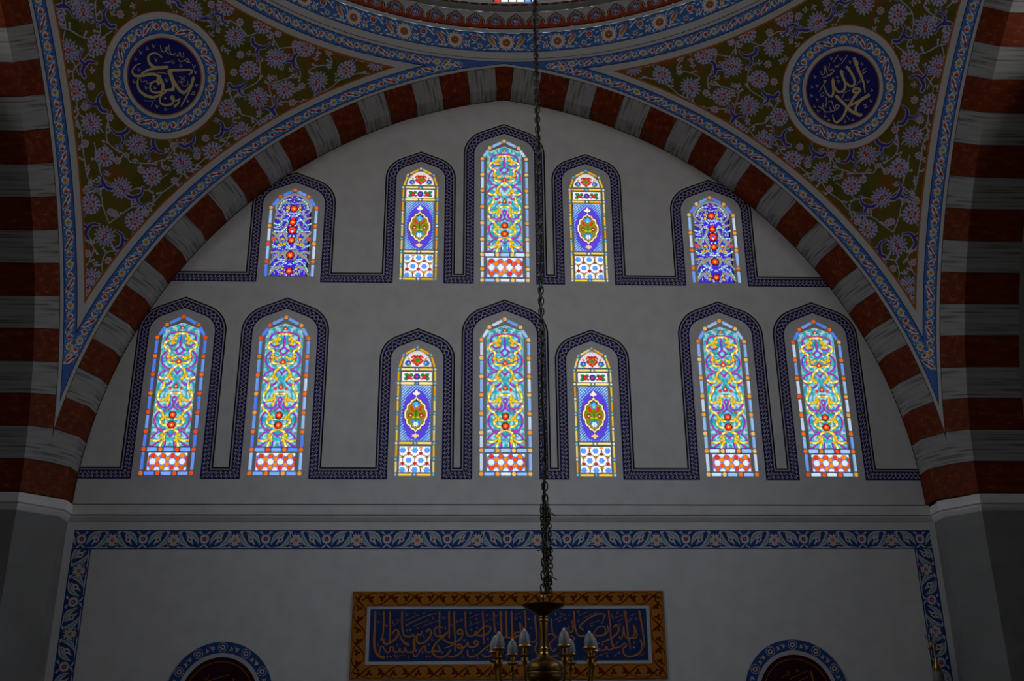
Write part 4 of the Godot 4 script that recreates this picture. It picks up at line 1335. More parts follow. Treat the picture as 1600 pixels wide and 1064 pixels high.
	for s in [-1.0, 1.0]:
		p.leaf(G(0.02 * s, 1.955), G(0.09 * s, 1.93), 7, Color8(208, 40, 40)); p.leaf(G(0.06 * s, 1.95), G(0.1 * s, 1.9), 6, Color8(220, 80, 70))
		p.disc(G(0.145 * s, 1.825), 8, LEAD); p.petals(G(0.145 * s, 1.825), 0, 7.4, 5, 6, Color8(50, 110, 220)); p.disc(G(0.135 * s, 1.83), 2.5, Color8(150, 210, 250))
		p.leaf(G(0.1 * s, 1.78), G(0.19 * s, 1.8), 5, Color8(60, 150, 60)); p.leaf(G(0.1 * s, 1.81), G(0.12 * s, 1.77), 4, Color8(230, 180, 60)); p.leaf(G(0.12 * s, 1.87), G(0.15 * s, 1.92), 5, Color8(230, 130, 60))

func glass_C(p: Pic) -> void:
	var sh := win_shape("C")
	var line := arch_pts(sh.hw, sh.r, 1.535 + 0.214 / cos(deg_to_rad(22.0)) - sh.rise, -0.214, 0.0)
	var q := PackedVector2Array()
	for a in line:
		q.append(G(a.x, a.y))
	p.poly(q, LEAD)
	var inner := []
	var cols := [Color8(76, 48, 220), Color8(104, 78, 236), Color8(232, 238, 255), Color8(70, 54, 196), Color8(120, 214, 222)]
	var n := FastNoiseLite.new()
	n.frequency = 5.0; n.seed = 12
	for j in range(0, 300, 3):
		for i in range(0, 120, 3):
			var x := i * CELL - wx; var y := wtop - j * CELL
			if p.im.get_pixel(mini(i + 1, p.w - 1), mini(j + 1, p.h - 1)) != LEAD or y < 0.004 or absf(x) > 0.30:
				continue
			var v := n.get_noise_2d(absf(x) * 2.0, y * 2.0)
			var h := absi(int(absf(x) / CELL / 3) * 7919 + j * 104729) % 10
			var k := 0 if v < -0.04 else (1 if h < 5 else (2 if h < 8 else 4))
			if v > 0.2: k = 2 if h < 6 else 4
			p.im.fill_rect(Rect2i(i, j, 3, 3), Color8(52, 38, 160)); p.im.fill_rect(Rect2i(i, j, 2, 2), cols[k] if h != 9 else cols[3])
	var z := func(a: Array) -> Array:       # tracing: centre line and scale of the window at the right
		var o := []
		for k in range(0, a.size(), 2):
			o.append(a[k] / 660.0); o.append(1.535 - (a[k + 1] - 175) / 548.0)
		return o
	for s in [-1.0, 1.0]:
		for a in [[0, 178, 90, 200, 160, 250, 195, 310, 170, 370, 110, 395], [55, 270, 110, 260, 150, 300, 130, 350], [190, 420, 130, 440, 120, 500], [60, 480, 90, 540, 150, 590, 200, 640], [110, 540, 70, 600, 60, 640], [200, 580, 150, 620, 110, 690], [60, 760, 110, 800, 170, 830, 210, 890], [200, 780, 140, 770, 100, 820], [30, 760, 60, 800, 40, 850], [90, 920, 150, 930, 210, 1000]]:
			p.stroke(GP(z.call(a), s), 8, 4, LEAD, 10)
			p.stroke(GP(z.call(a), s), 6.4, 2.6, Color8(150, 146, 140), 8.4)
		for a in [[20, 230, 90, 235, 140, 270, 160, 330], [40, 470, 90, 440, 150, 490, 200, 480], [70, 520, 110, 560, 190, 560], [50, 660, 90, 700, 150, 720, 200, 700], [40, 880, 100, 860, 160, 900, 200, 960], [30, 300, 70, 360, 40, 400], [20, 610, 60, 690, 10, 740]]:
			var t := Pic.smooth(GP(z.call(a), s))
			p.line(t, 5, 5, LEAD)
			for i in range(0, t.size(), 1):
				p.disc(t[i], 2.0, Color8(110, 206, 210) if i % 3 else Color8(232, 242, 255))
		for c in [[70, 315], [70, 350], [95, 640], [75, 690], [110, 690], [130, 700], [75, 940], [75, 980]]:
			var d := G(z.call(c)[0] * s, z.call(c)[1])
			p.disc(d, 5, LEAD); p.petals(d, 0, 4.4, 5, 3.6, Color8(242, 190, 40)); p.disc(d, 1.2, Color8(180, 80, 10))
		p.disc(G(z.call([190, 640])[0] * s, z.call([0, 640])[1]), 6, Color8(226, 70, 50)); p.disc(G(z.call([160, 665])[0] * s, z.call([0, 665])[1]), 3.5, Color8(60, 170, 80))
	for c in [[0, 325, 11], [0, 465, 10], [0, 545, 13], [0, 650, 10], [0, 800, 11], [0, 960, 10]]:
		var d := G(0, z.call([0, c[1]])[1]); var r: float = c[2]
		p.disc(d, r + 1, LEAD); p.petals(d, 0, r, 7, r * 0.7, Color8(226, 46, 24), PI / 2); p.disc(d, r * 0.6, Color8(232, 60, 28)); p.petals(d, 0, r * 0.5, 5, r * 0.22, Color8(250, 180, 70), PI / 2)
	p.leaf(G(0, 1.03), G(0, 1.10), 10, Color8(226, 46, 24)); p.disc(G(0, 0.86), 4.5, Color8(110, 60, 210)); p.disc(G(0, 0.83), 3, Color8(200, 230, 255))
	p.poly(GP([0, 1.52, 0.06, 1.44, 0, 1.41, -0.06, 1.44]), Color8(70, 40, 196)); p.disc(G(0, 1.455), 3, Color8(206, 50, 120))
	p.poly(GP([-0.31, -0.066, 0.31, -0.066, 0.31, 0.0, -0.31, 0.0]), PLASTER)

# turns the drawing into plaster with real openings, lead and glass: rows of small quads
func cells(p: Pic, frame: MB, lead: MB, glass: MB) -> void:
	var d := p.im.get_data()
	var w := p.w
	for j in p.h:
		var i := 0
		while i < w:
			var a := (j * w + i) * 3
			var r := d[a]; var g := d[a + 1]; var bl := d[a + 2]
			var e := i + 1
			while e < w and d[(j * w + e) * 3] == r and d[(j * w + e) * 3 + 1] == g and d[(j * w + e) * 3 + 2] == bl:
				e += 1
			var x0 := i * CELL - wx; var x1 := e * CELL - wx; var y1 := wtop - j * CELL; var y0 := y1 - CELL
			i = e
			if (r == 0 and g == 0 and bl == 0) or (r == 9 and g == 8 and bl == 7):
				continue
			var into := glass; var z := -0.002
			if r == 1 and g == 2 and bl == 3:
				into = frame; z = 0.0006
			elif r == 20 and g == 22 and bl == 21:
				into = lead; z = -0.002
			else:
				glass.col = Color8(r, g, bl).srgb_to_linear()
			into.quad(Vector3(x0, y0, z), Vector3(x1, y0, z), Vector3(x1, y1, z), Vector3(x0, y1, z), Vector3(0, 0, 1))
			if into == frame:
				for x in [x0, x1]:
					frame.quad(Vector3(x, y0, 0), Vector3(x, y1, 0), Vector3(x, y1, -0.03), Vector3(x, y0, -0.03), Vector3(1 if x == x1 else -1, 0, 0))

func build_windows() -> void:
	var kinds := {}
	for kind in ["A", "U", "B", "C"]:
		var sh := win_shape(kind)
		wx = sh.hw - sh.hole
		wx = sh.hw - sh.hole + 0.012
		var outline := arch_pts(sh.hw, sh.r, spring(kind, 0.0), -sh.hole + 0.009, -0.066)
		wtop = 0.0
		for q in outline:
			wtop = maxf(wtop, q.y)
		var p := Pic.new(ceili(2 * wx / CELL), ceili((wtop + 0.066) / CELL), OUT)
		var o := PackedVector2Array()
		for q in outline:
			o.append(G(q.x, q.y))
		p.poly(o, PLASTER)
		if kind == "B": glass_B(p)
		elif kind == "C": glass_C(p)
		else: glass_A(p, kind)
		var pieces := win_pieces(kind)
		var wide := 0.032 if kind == "B" else 0.050
		var dot := 0.019 if kind == "B" else 0.033
		for e in pieces:
			var c := G(e[0], e[1])
			if e[3] == 0.0:
				p.disc(c, dot / CELL, HOLE)
			else:
				var u: Vector2 = Vector2.from_angle(-e[2]) * e[3] / 2 / CELL; var v: Vector2 = u.orthogonal().normalized() * wide / 2 / CELL
				p.poly(PackedVector2Array([c - u - v, c + u - v, c + u + v, c - u + v]), HOLE)
		var fr := MB.new(); var ld := MB.new(); var gl := MB.new()
		cells(p, fr, ld, gl)
		kinds[kind] = {"frame": fr.mesh(), "lead": ld.mesh(), "glass": gl.mesh(true), "pieces": pieces, "wide": wide, "dot": dot}
	var bar := MB.new()
	bar.quad(Vector3(-0.5, -0.5, 0), Vector3(0.5, -0.5, 0), Vector3(0.5, 0.5, 0), Vector3(-0.5, 0.5, 0), Vector3(0, 0, 1))
	var barm := bar.mesh()
	var dm := MB.new()
	var ring := PackedVector2Array()
	for k in 14:
		ring.append(Vector2.from_angle(TAU * k / 14))
	for k in 14:
		dm.tri(Vector3.ZERO, Vector3(ring[k].x, ring[k].y, 0), Vector3(ring[(k + 1) % 14].x, ring[(k + 1) % 14].y, 0), Vector3(0, 0, 1))
	var dotm := dm.mesh()
	var blues := [glass_mat(rgb(84, 128, 228)), glass_mat(rgb(120, 164, 240)), glass_mat(rgb(168, 206, 250)), glass_mat(rgb(222, 234, 255)), glass_mat(rgb(150, 190, 246))]
	var oranges := [glass_mat(rgb(232, 74, 20)), glass_mat(rgb(244, 112, 24)), glass_mat(rgb(252, 168, 56)), glass_mat(rgb(255, 206, 120))]
	var golds := [glass_mat(rgb(224, 164, 16)), glass_mat(rgb(250, 206, 60)), glass_mat(rgb(255, 232, 140)), glass_mat(rgb(204, 142, 14))]
	var cyans := [glass_mat(rgb(48, 140, 190)), glass_mat(rgb(90, 190, 224)), glass_mat(rgb(226, 242, 250))]
	var names := ["leftmost tall stained glass window of the lower row, with bars toned deep blue for the darker view behind", "second tall stained glass window from the left in the lower row", "small gold-barred window with medallion in the lower row, left of the middle", "tall stained glass window in the middle of the lower row", "small gold-barred window with medallion in the lower row, right of the middle", "second tall stained glass window from the right in the lower row", "rightmost tall stained glass window of the lower row", "blue mosaic stained glass window at the left end of the upper row", "small gold-barred window with medallion in the upper row, left of the middle", "tall stained glass window in the middle of the upper row, under the arch's crown", "small gold-barred window with medallion in the upper row, right of the middle", "blue mosaic stained glass window at the right end of the upper row"]
	var pale := [0.12, 0.4, 0.5, 0.8, 0.6, 0.72, 0.42, 0.4, 0.75, 0.9, 0.6, 0.62]  # per window: brightness of the sky behind, put into the glass tone
	for i in WIN.size():
		var w: Array = WIN[i]
		var k: Dictionary = kinds[w[0]]
		var o := thing("window_%d" % (i + 1), P3(w[1], w[2], WZ))
		structure(o, names[i], "window")
		put("plaster_frame", k.frame, mat.plaster, o)
		var l := put("lead_lines", k.lead, mat.lead, o)
		l.set_meta("kind", "stuff")
		var g := put("stained_glass", k.glass, mat.glass, o)
		g.set_meta("kind", "stuff")
		for e in k.pieces:
			var q: MeshInstance3D
			var f := clampf(pale[i] + rng.randf_range(-0.3, 0.3) - (0.35 if e[4] > 0 else 0.0), 0.0, 0.99)
			if e[3] == 0.0:
				q = put("glass_dot", dotm, (cyans[int(f * 3)] if w[0] == "B" else oranges[int(f * 4)]), o)
				q.scale = Vector3(k.dot + 0.008, k.dot + 0.008, 1)
			else:
				q = put("glass_bar", barm, (golds[int(f * 4)] if w[0] == "B" else blues[int(f * 5)]), o)
				q.rotation.z = e[2]
				q.scale = Vector3(e[3] + 0.012, k.wide + 0.012, 1)
			q.position = Vector3(e[0], e[1], -0.005)

# ---------------------------------------------------------------- painted borders on the back wall
# a flat strip along a line; its face lies between the line and wide metres to its left
func strip(path: PackedVector2Array, wide: float, z: float, period: float, start := 0.0) -> MB:
	var b := MB.new(); var m := path.size(); var off := PackedVector2Array(); var s := start
	for k in m:
		var d0 := (path[k] - path[maxi(k - 1, 0)]).normalized(); var d1 := (path[mini(k + 1, m - 1)] - path[k]).normalized()
		if k == 0: d0 = d1
		if k == m - 1: d1 = d0
		var n0 := Vector2(-d0.y, d0.x); var n1 := Vector2(-d1.y, d1.x)
		var n := (n0 + n1).normalized()
		off.append(path[k] + n * wide / maxf(0.3, n.dot(n0)))
	for k in m - 1:
		var l := path[k].distance_to(path[k + 1])
		b.quad(P3(path[k].x, path[k].y, z), P3(path[k + 1].x, path[k + 1].y, z), P3(off[k + 1].x, off[k + 1].y, z), P3(off[k].x, off[k].y, z), Vector3(0, 0, 1), Vector2(s / period, 1), Vector2((s + l) / period, 1), Vector2((s + l) / period, 0), Vector2(s / period, 0))
		s += l
	return b

func knot_tile() -> Texture2D:        # interlaced chain, 0.172 m long and 0.185 m wide; the top edge lies away from the window
	var p := Pic.new(206, 222, PAINT.white)
	var navy := Color8(50, 44, 146); var ink := Color8(36, 32, 104); var pale := Color8(186, 182, 180)
	p.im.fill_rect(Rect2i(0, 0, 206, 30), Color8(38, 36, 38))             # outer black line
	p.im.fill_rect(Rect2i(0, 54, 206, 168), navy)
	p.im.fill_rect(Rect2i(0, 66, 206, 144), ink)
	for k in range(-1, 4):
		var x := k * 103.0
		p.disc(Vector2(x + 26, 138), 30, navy); p.disc(Vector2(x + 77, 138), 30, navy)
	for strand in [0.0, PI]:
		var q := PackedVector2Array()
		for x in range(-26, 234, 4):
			var f := sin(TAU * x / 103.0 + strand)
			q.append(Vector2(x + 9.0 * sin(TAU * 2.0 * x / 103.0), 138.0 + 56.0 * signf(f) * pow(absf(f), 0.6)))
		p.line(q, 30, 30, ink); p.line(q, 15, 15, pale)
	return p.texture()

func leaf_tile() -> Texture2D:        # red flower, leaf, peony, leaf: 0.90 m by 0.289 m
	var ground := Color8(46, 74, 138); var pale := Color8(206, 208, 216); var sage := Color8(180, 204, 196)
	var p := Pic.new(768, 246, ground)
	p.leaf(Vector2(60, 225), Vector2(380, 232), 18, pale, 4); p.leaf(Vector2(390, 232), Vector2(710, 225), 18, pale, 4)
	for m in [0, 1]:
		var f := func(x: float, y: float) -> Vector2: return Vector2(x, y) if m == 0 else Vector2(768 - x, y)
		for q in [[64, 192, 270, 16, 66, 44], [172, 220, 306, 18, 66, -48]]:
			p.leaf(f.call(q[0], q[1]), f.call(q[2], q[3]), q[4], pale, q[5] * (1 if m == 0 else -1)); p.leaf(f.call(q[0] + 8, q[1] - 8), f.call(q[2] - 6, q[3] + 6), q[4] - 14, sage, q[5] * (1 if m == 0 else -1))
			p.leaf(f.call(q[0] + 12, q[1] - 14), f.call(q[2] - 10, q[3] + 12), 7, ground, q[5] * (1 if m == 0 else -1))
		for q in [[188, 118, 236, 48, 26], [186, 122, 130, 190, 26]]:
			p.leaf(f.call(q[0], q[1]), f.call(q[2], q[3]), q[4], pale)
		var c: Vector2 = f.call(186, 120)
		p.petals(c, 0, 42, 6, 34, pale, 0.4); p.disc(c, 14, Color8(150, 34, 50))
		for q in [[20, 60, 90, 24, 16], [30, 52, 70, 10, 12], [330, 40, 270, 14, 18], [24, 200, 60, 236, 18], [340, 216, 290, 232, 20], [335, 170, 300, 196, 14]]:
			p.leaf(f.call(q[0], q[1]), f.call(q[2], q[3]), q[4], pale)
	for x in [0.0, 768.0]:
		var c := Vector2(x, 116)
		p.petals(c, 20, 66, 12, 34, pale, 0.1); p.disc(c, 44, pale)
		p.petals(c, 0, 32, 6, 24, Color8(140, 26, 32), 0.2); p.disc(c, 9, pale)
		p.leaf(c + Vector2(-30, 110), c + Vector2(-6, 60), 22, pale); p.leaf(c + Vector2(30, 110), c + Vector2(6, 60), 22, pale)
	var c := Vector2(384, 128)
	p.disc(c, 84, ground)
	p.petals(c, 30, 86, 14, 34, pale, 0.0); p.disc(c, 70, pale)
	p.petals(c, 46, 76, 14, 6, sage, 0.22)
	p.poly(PackedVector2Array([c + Vector2(-26, 16), c + Vector2(-18, -14), c + Vector2(0, -28), c + Vector2(18, -14), c + Vector2(26, 16), c + Vector2(0, 30)]), Color8(216, 128, 36))
	p.leaf(c + Vector2(0, 62), c + Vector2(0, 92), 22, Color8(216, 128, 36))
	for q in [[-52, -38], [0, -72], [52, -38], [-46, 40], [46, 40]]:
		p.disc(c + Vector2(q[0], q[1]), 12, Color8(96, 30, 50))
	p.leaf(c + Vector2(-50, -70), c + Vector2(-74, -116), 20, pale); p.leaf(c + Vector2(50, -70), c + Vector2(74, -116), 20, pale)
	p.im.fill_rect(Rect2i(0, 0, 768, 8), Color8(52, 54, 140)); p.im.fill_rect(Rect2i(0, 238, 768, 8), Color8(52, 54, 140))
	return p.texture()

func build_wall_paint() -> void:
	var wall: Node3D = get_node("wall_back")
	var m := textured(knot_tile(), 0.8)
	for row in [[0, 7, 4.118], [7, 12, 7.415]]:
		var path := PackedVector2Array([Vector2(-6.75, row[2])])
		for k in range(row[0], row[1]):
			var w: Array = WIN[k]
			var sh := win_shape(w[0])
			for q in arch_pts(sh.hw, sh.r, spring(w[0], w[2]), 0.0, row[2]):
				path.append(q + Vector2(w[1], 0))
		path.append(Vector2(6.75, row[2]))
		part("knotwork_border", strip(path, 0.185, WZ + 0.002, 0.28), m, wall)
	part("painted_line", strip(V2([-6.5, 3.716, 6.5, 3.716]), 0.014, WZ + 0.002, 1.0), mat.joint, wall)
	# thin dark line where the wall meets the arch
	var edge := PackedVector2Array()
	for k in range(0, 61):
		var a := lerpf(deg_to_rad(1.0), acos(AC.x / RI), k / 60.0)
		edge.append(Vector2(AC.x - cos(a) * RI, AC.y + sin(a) * RI))
	for k in range(59, -1, -1):
		edge.append(Vector2(-edge[k].x, edge[k].y))
	edge.reverse()
	part("painted_line", strip(edge, 0.012, WZ + 0.003, 1.0), mat.black, wall)
	var l := textured(leaf_tile(), 0.8)
	part("floral_border", strip(V2([-6.40, 3.05, 6.49, 3.05]), 0.289, WZ + 0.002, 0.9, 0.12 * -1.0 + 0.0), l, wall)
	part("floral_border", strip(V2([-6.12, -1.0, -6.12, 3.05]), 0.285, WZ + 0.002, 0.9, -4.19), l, wall)
	part("floral_border", strip(V2([6.21, 3.05, 6.21, -1.0]), 0.285, WZ + 0.002, 0.9, 0.14), l, wall)

# ---------------------------------------------------------------- panel with the verse, roundels below it
func scroll_tile() -> Texture2D:          # brown scroll on ochre, 0.34 m by 0.212 m
	var p := Pic.new(328, 204, Color8(180, 116, 38))
	var b := Color8(100, 36, 18)
	for x in [-328.0, 0.0, 328.0]:
		p.stroke(PackedVector2Array([Vector2(x - 40, 186), Vector2(x + 60, 176), Vector2(x + 150, 110), Vector2(x + 240, 34), Vector2(x + 330, 20)]), 5, 5, b, 24)
		p.stroke(PackedVector2Array([Vector2(x - 20, 40), Vector2(x + 70, 22), Vector2(x + 170, 60), Vector2(x + 230, 130), Vector2(x + 300, 182), Vector2(x + 380, 180)]), 4, 4, b, 16)
		for q in [[90, 100, 24, 66], [90, 100, 112, 44], [90, 100, 50, 138], [224, 104, 290, 72], [224, 104, 280, 150], [224, 104, 206, 52]]:
			p.leaf(Vector2(x + q[0], q[1]), Vector2(x + q[2], q[3]), 38, b)
	p.im.fill_rect(Rect2i(0, 0, 328, 6), Color8(110, 50, 26)); p.im.fill_rect(Rect2i(0, 197, 328, 7), Color8(110, 50, 26))
	return p.texture()

func verse() -> Texture2D:
	var p := Pic.new(2048, 376, Color8(42, 62, 114))
	var ink := Color8(196, 124, 46)
	# tracings of the left and right halves, each in its own units
	var left := [[22, 30, 105, 118, 105, 300, 105, 450, 120, 530, 160, 590, 210, 605], [20, 12, 195, 118, 200, 250, 192, 390, 172, 418], [18, 16, 265, 118, 270, 300, 270, 440], [18, 22, 300, 345, 330, 310, 362, 332, 345, 390, 290, 440, 240, 465, 205, 440, 205, 415], [18, 16, 395, 118, 398, 250, 410, 330, 430, 375, 480, 385, 520, 365, 530, 385, 560, 380, 575, 355, 600, 370, 612, 330], [10, 30, 370, 350, 390, 400, 430, 450, 470, 470], [12, 8, 440, 262, 520, 220, 640, 165, 765, 132], [7, 6, 435, 208, 500, 175, 575, 148], [6, 6, 525, 270, 600, 235, 690, 200], [6, 6, 625, 270, 700, 240, 790, 212], [18, 22, 665, 330, 690, 305, 712, 330, 705, 380, 650, 440, 600, 460, 565, 440, 560, 400], [14, 20, 835, 285, 790, 275, 750, 310, 755, 360, 800, 385, 850, 370, 890, 340], [16, 16, 800, 118, 805, 300, 810, 385], [20, 16, 905, 118, 908, 250, 910, 400], [16, 20, 890, 340, 850, 380, 790, 430, 740, 500, 735, 560, 780, 600, 840, 605, 890, 580, 925, 530], [16, 18, 820, 390, 870, 430, 930, 455, 990, 440, 1040, 400, 1055, 340, 1030, 305, 1000, 330, 1010, 355, 1050, 350], [20, 14, 960, 118, 965, 300, 975, 400, 975, 540], [10, 14, 860, 510, 920, 490, 980, 455], [16, 16, 1080, 118, 1085, 250, 1095, 340, 1120, 380, 1170, 375, 1200, 335, 1215, 370, 1270, 375, 1330, 350, 1360, 300, 1330, 270, 1280, 285, 1230, 330, 1195, 370], [18, 16, 1270, 118, 1278, 250, 1285, 460], [14, 16, 165, 560, 175, 500, 200, 490, 235, 545, 270, 545, 280, 500, 310, 500, 320, 545, 370, 545, 380, 510, 395, 545, 430, 545, 440, 505, 455, 545, 500, 550, 530, 530, 525, 440, 535, 415], [16, 16, 535, 415, 545, 500, 555, 540], [14, 14, 525, 560, 545, 600, 580, 570, 600, 530, 650, 485, 665, 545, 720, 545, 745, 500], [14, 16, 790, 480, 815, 530, 800, 545, 745, 540], [18, 16, 910, 600, 960, 600, 1020, 570, 1055, 520, 1030, 470, 1000, 480, 1020, 510, 1060, 500, 1090, 490, 1110, 450, 1120, 490, 1160, 500, 1200, 490, 1225, 460, 1200, 430, 1180, 450, 1200, 480], [18, 14, 1110, 540, 1115, 590, 1160, 605, 1230, 570, 1300, 510, 1370, 460, 1440, 440], [14, 16, 1270, 580, 1300, 605, 1360, 590, 1400, 540, 1410, 480, 1380, 390], [16, 14, 1390, 118, 1400, 280, 1420, 350, 1460, 390, 1530, 395, 1590, 400], [20, 16, 1465, 118, 1470, 360], [20, 16, 1525, 118, 1535, 380], [18, 16, 1585, 118, 1592, 450], [5, 5, 1120, 185, 1180, 160, 1235, 140], [5, 5, 1125, 265, 1200, 240, 1250, 222], [5, 5, 1290, 225, 1365, 195], [5, 5, 345, 620, 385, 588, 445, 588], [5, 5, 280, 275, 350, 235],
		[26, 0, 455, 320], [26, 0, 488, 310], [26, 0, 250, 600], [26, 0, 288, 600], [26, 0, 670, 600], [26, 0, 708, 600], [26, 0, 1330, 410], [24, 0, 1320, 530], [24, 0, 1355, 520], [24, 0, 1075, 425], [24, 0, 1165, 535], [24, 0, 350, 470], [24, 0, 690, 470]]
	var right := [[18, 16, 10, 110, 15, 350], [18, 16, 58, 110, 65, 350], [18, 14, 115, 110, 125, 300, 135, 470], [14, 14, 60, 350, 100, 370, 160, 360, 205, 330, 195, 220, 215, 260, 240, 290, 200, 310, 150, 320, 160, 350, 230, 340], [16, 14, 250, 100, 258, 270], [16, 12, 350, 150, 360, 300, 365, 370, 340, 410, 310, 405], [14, 12, 515, 180, 520, 300, 532, 345], [12, 14, 470, 340, 520, 330, 560, 360, 520, 400, 490, 440, 520, 500, 560, 480], [14, 18, 370, 420, 350, 470, 360, 520, 400, 555, 480, 560, 560, 550, 600, 540], [14, 12, 720, 200, 735, 260, 720, 310, 660, 325, 640, 345], [16, 14, 745, 110, 750, 250, 770, 330, 800, 355, 860, 350], [12, 16, 1060, 140, 1000, 130, 900, 170, 820, 230, 800, 262, 830, 292], [10, 8, 1050, 150, 1040, 190, 1020, 225], [12, 16, 940, 320, 980, 270, 1030, 255, 1058, 290, 1040, 340, 970, 352, 920, 332, 900, 348], [16, 14, 1095, 105, 1105, 250, 1110, 400, 1130, 470, 1170, 470], [16, 14, 1140, 265, 1165, 240, 1190, 270, 1180, 320, 1120, 370, 1060, 400, 1020, 415], [12, 12, 1075, 250, 1085, 300, 1050, 340], [22, 16, 1260, 110, 1275, 250, 1280, 370], [12, 14, 1190, 360, 1205, 385, 1230, 340, 1240, 260, 1245, 330, 1270, 375, 1320, 370, 1350, 320, 1345, 250, 1370, 330, 1360, 370, 1330, 380], [22, 12, 1405, 110, 1420, 200, 1435, 350, 1440, 465], [14, 18, 1225, 480, 1230, 530, 1270, 560, 1340, 550, 1400, 510, 1415, 440, 1405, 400], [14, 10, 1290, 390, 1298, 490], [12, 14, 950, 440, 990, 490, 1040, 492, 1060, 460, 1075, 492, 1120, 480, 1130, 440], [12, 14, 1150, 470, 1200, 460, 1240, 430, 1258, 455, 1230, 474], [12, 12, 660, 380, 700, 350, 742, 372, 720, 395, 680, 380], [12, 10, 620, 300, 650, 270, 690, 300], [5, 5, 790, 150, 880, 110], [5, 5, 830, 175, 985, 112], [5, 5, 1130, 180, 1240, 140], [5, 5, 1180, 210, 1240, 175], [5, 5, 900, 230, 1000, 195], [5, 5, 550, 190, 660, 135], [5, 5, 950, 560, 1065, 520], [5, 5, 1130, 555, 1190, 515], [5, 5, 1395, 550, 1440, 530], [5, 5, 1305, 155, 1370, 130], [5, 5, 150, 140, 235, 105],
		[24, 0, 1335, 470], [24, 0, 985, 430], [24, 0, 950, 400], [22, 0, 640, 275], [22, 0, 665, 285], [24, 0, 1018, 440]]
	for h in [[left, 6.957, 570.0], [right, 6.4, 780.0]]:
		for st in h[0]:
			var q := PackedVector2Array()
			for i in range(2, st.size(), 2):
				q.append(Vector2((h[2] + st[i] / h[1] - 577.6) / 433.0 * 2048.0, (940.0 + st[i + 1] / h[1] - 951.8) / 81.5 * 376.0))
			var z: float = 4.7 / h[1]
			if q.size() == 1:
				var r: float = st[0] * z * 0.5
				p.poly(PackedVector2Array([q[0] + Vector2(0, -r), q[0] + Vector2(r, 0), q[0] + Vector2(0, r), q[0] + Vector2(-r, 0)]), ink)
			else:
				p.stroke(q, st[0] * z, st[1] * z, ink)
		var small: Array = [150, 225, 150, 130, 235, 265, 150, 470, 450, 140, 540, 125, 635, 130, 735, 180, 850, 180, 640, 380, 340, 590, 480, 600, 630, 550, 730, 410, 840, 555, 875, 290, 1000, 220, 930, 245, 1045, 205, 1060, 600, 1140, 130, 1145, 230, 1205, 190, 1220, 610, 1325, 150, 1215, 290, 1420, 160, 1440, 240, 355, 205, 300, 225, 570, 290, 1150, 310] if h[1] > 6.5 else [160, 170, 210, 160, 290, 180, 310, 270, 600, 200, 560, 130, 660, 180, 690, 260, 620, 130, 700, 140, 790, 110, 790, 200, 920, 250, 1130, 150, 1190, 120, 1210, 235, 1375, 180, 1300, 200, 1320, 185, 1280, 120, 1345, 420, 1070, 550, 1175, 420, 1190, 520, 590, 370, 730, 260]
		for i in range(0, small.size(), 2):
			var q := Vector2((h[2] + small[i] / h[1] - 577.6) / 433.0 * 2048.0, (940.0 + small[i + 1] / h[1] - 951.8) / 81.5 * 376.0)
			if i % 4 == 0:
				p.stroke(PackedVector2Array([q + Vector2(-9, -8), q + Vector2(-2, 8), q + Vector2(3, -2), q + Vector2(10, -5)]), 5, 3, ink)
			else:
				p.stroke(PackedVector2Array([q + Vector2(-2, -9), q + Vector2(-6, 4), q + Vector2(4, 8)]), 4, 5, ink)
	return p.texture()

func flat_ring(c: Vector2, r0: float, r1: float, z: float, reps: float, seg := 72) -> MB:
	var b := MB.new()
	for k in seg:
		var a := Vector2.from_angle(TAU * k / seg); var d := Vector2.from_angle(TAU * (k + 1) / seg)
		var u0 := reps * k / seg; var u1 := reps * (k + 1) / seg
		var p := [c + a * r0, c + d * r0, c + d * r1, c + a * r1]
		b.quad(Vector3(p[0].x, p[0].y, z), Vector3(p[1].x, p[1].y, z), Vector3(p[2].x, p[2].y, z), Vector3(p[3].x, p[3].y, z), Vector3(0, 0, 1), Vector2(u0, 1), Vector2(u1, 1), Vector2(u1, 0), Vector2(u0, 0))
		b.quad(Vector3(p[3].x, p[3].y, z), Vector3(p[2].x, p[2].y, z), Vector3(p[2].x, p[2].y, 0), Vector3(p[3].x, p[3].y, 0), Vector3(a.x, a.y, 0), Vector2(u0, 0), Vector2(u1, 0), Vector2(u1, 0.02), Vector2(u0, 0.02))
	return b

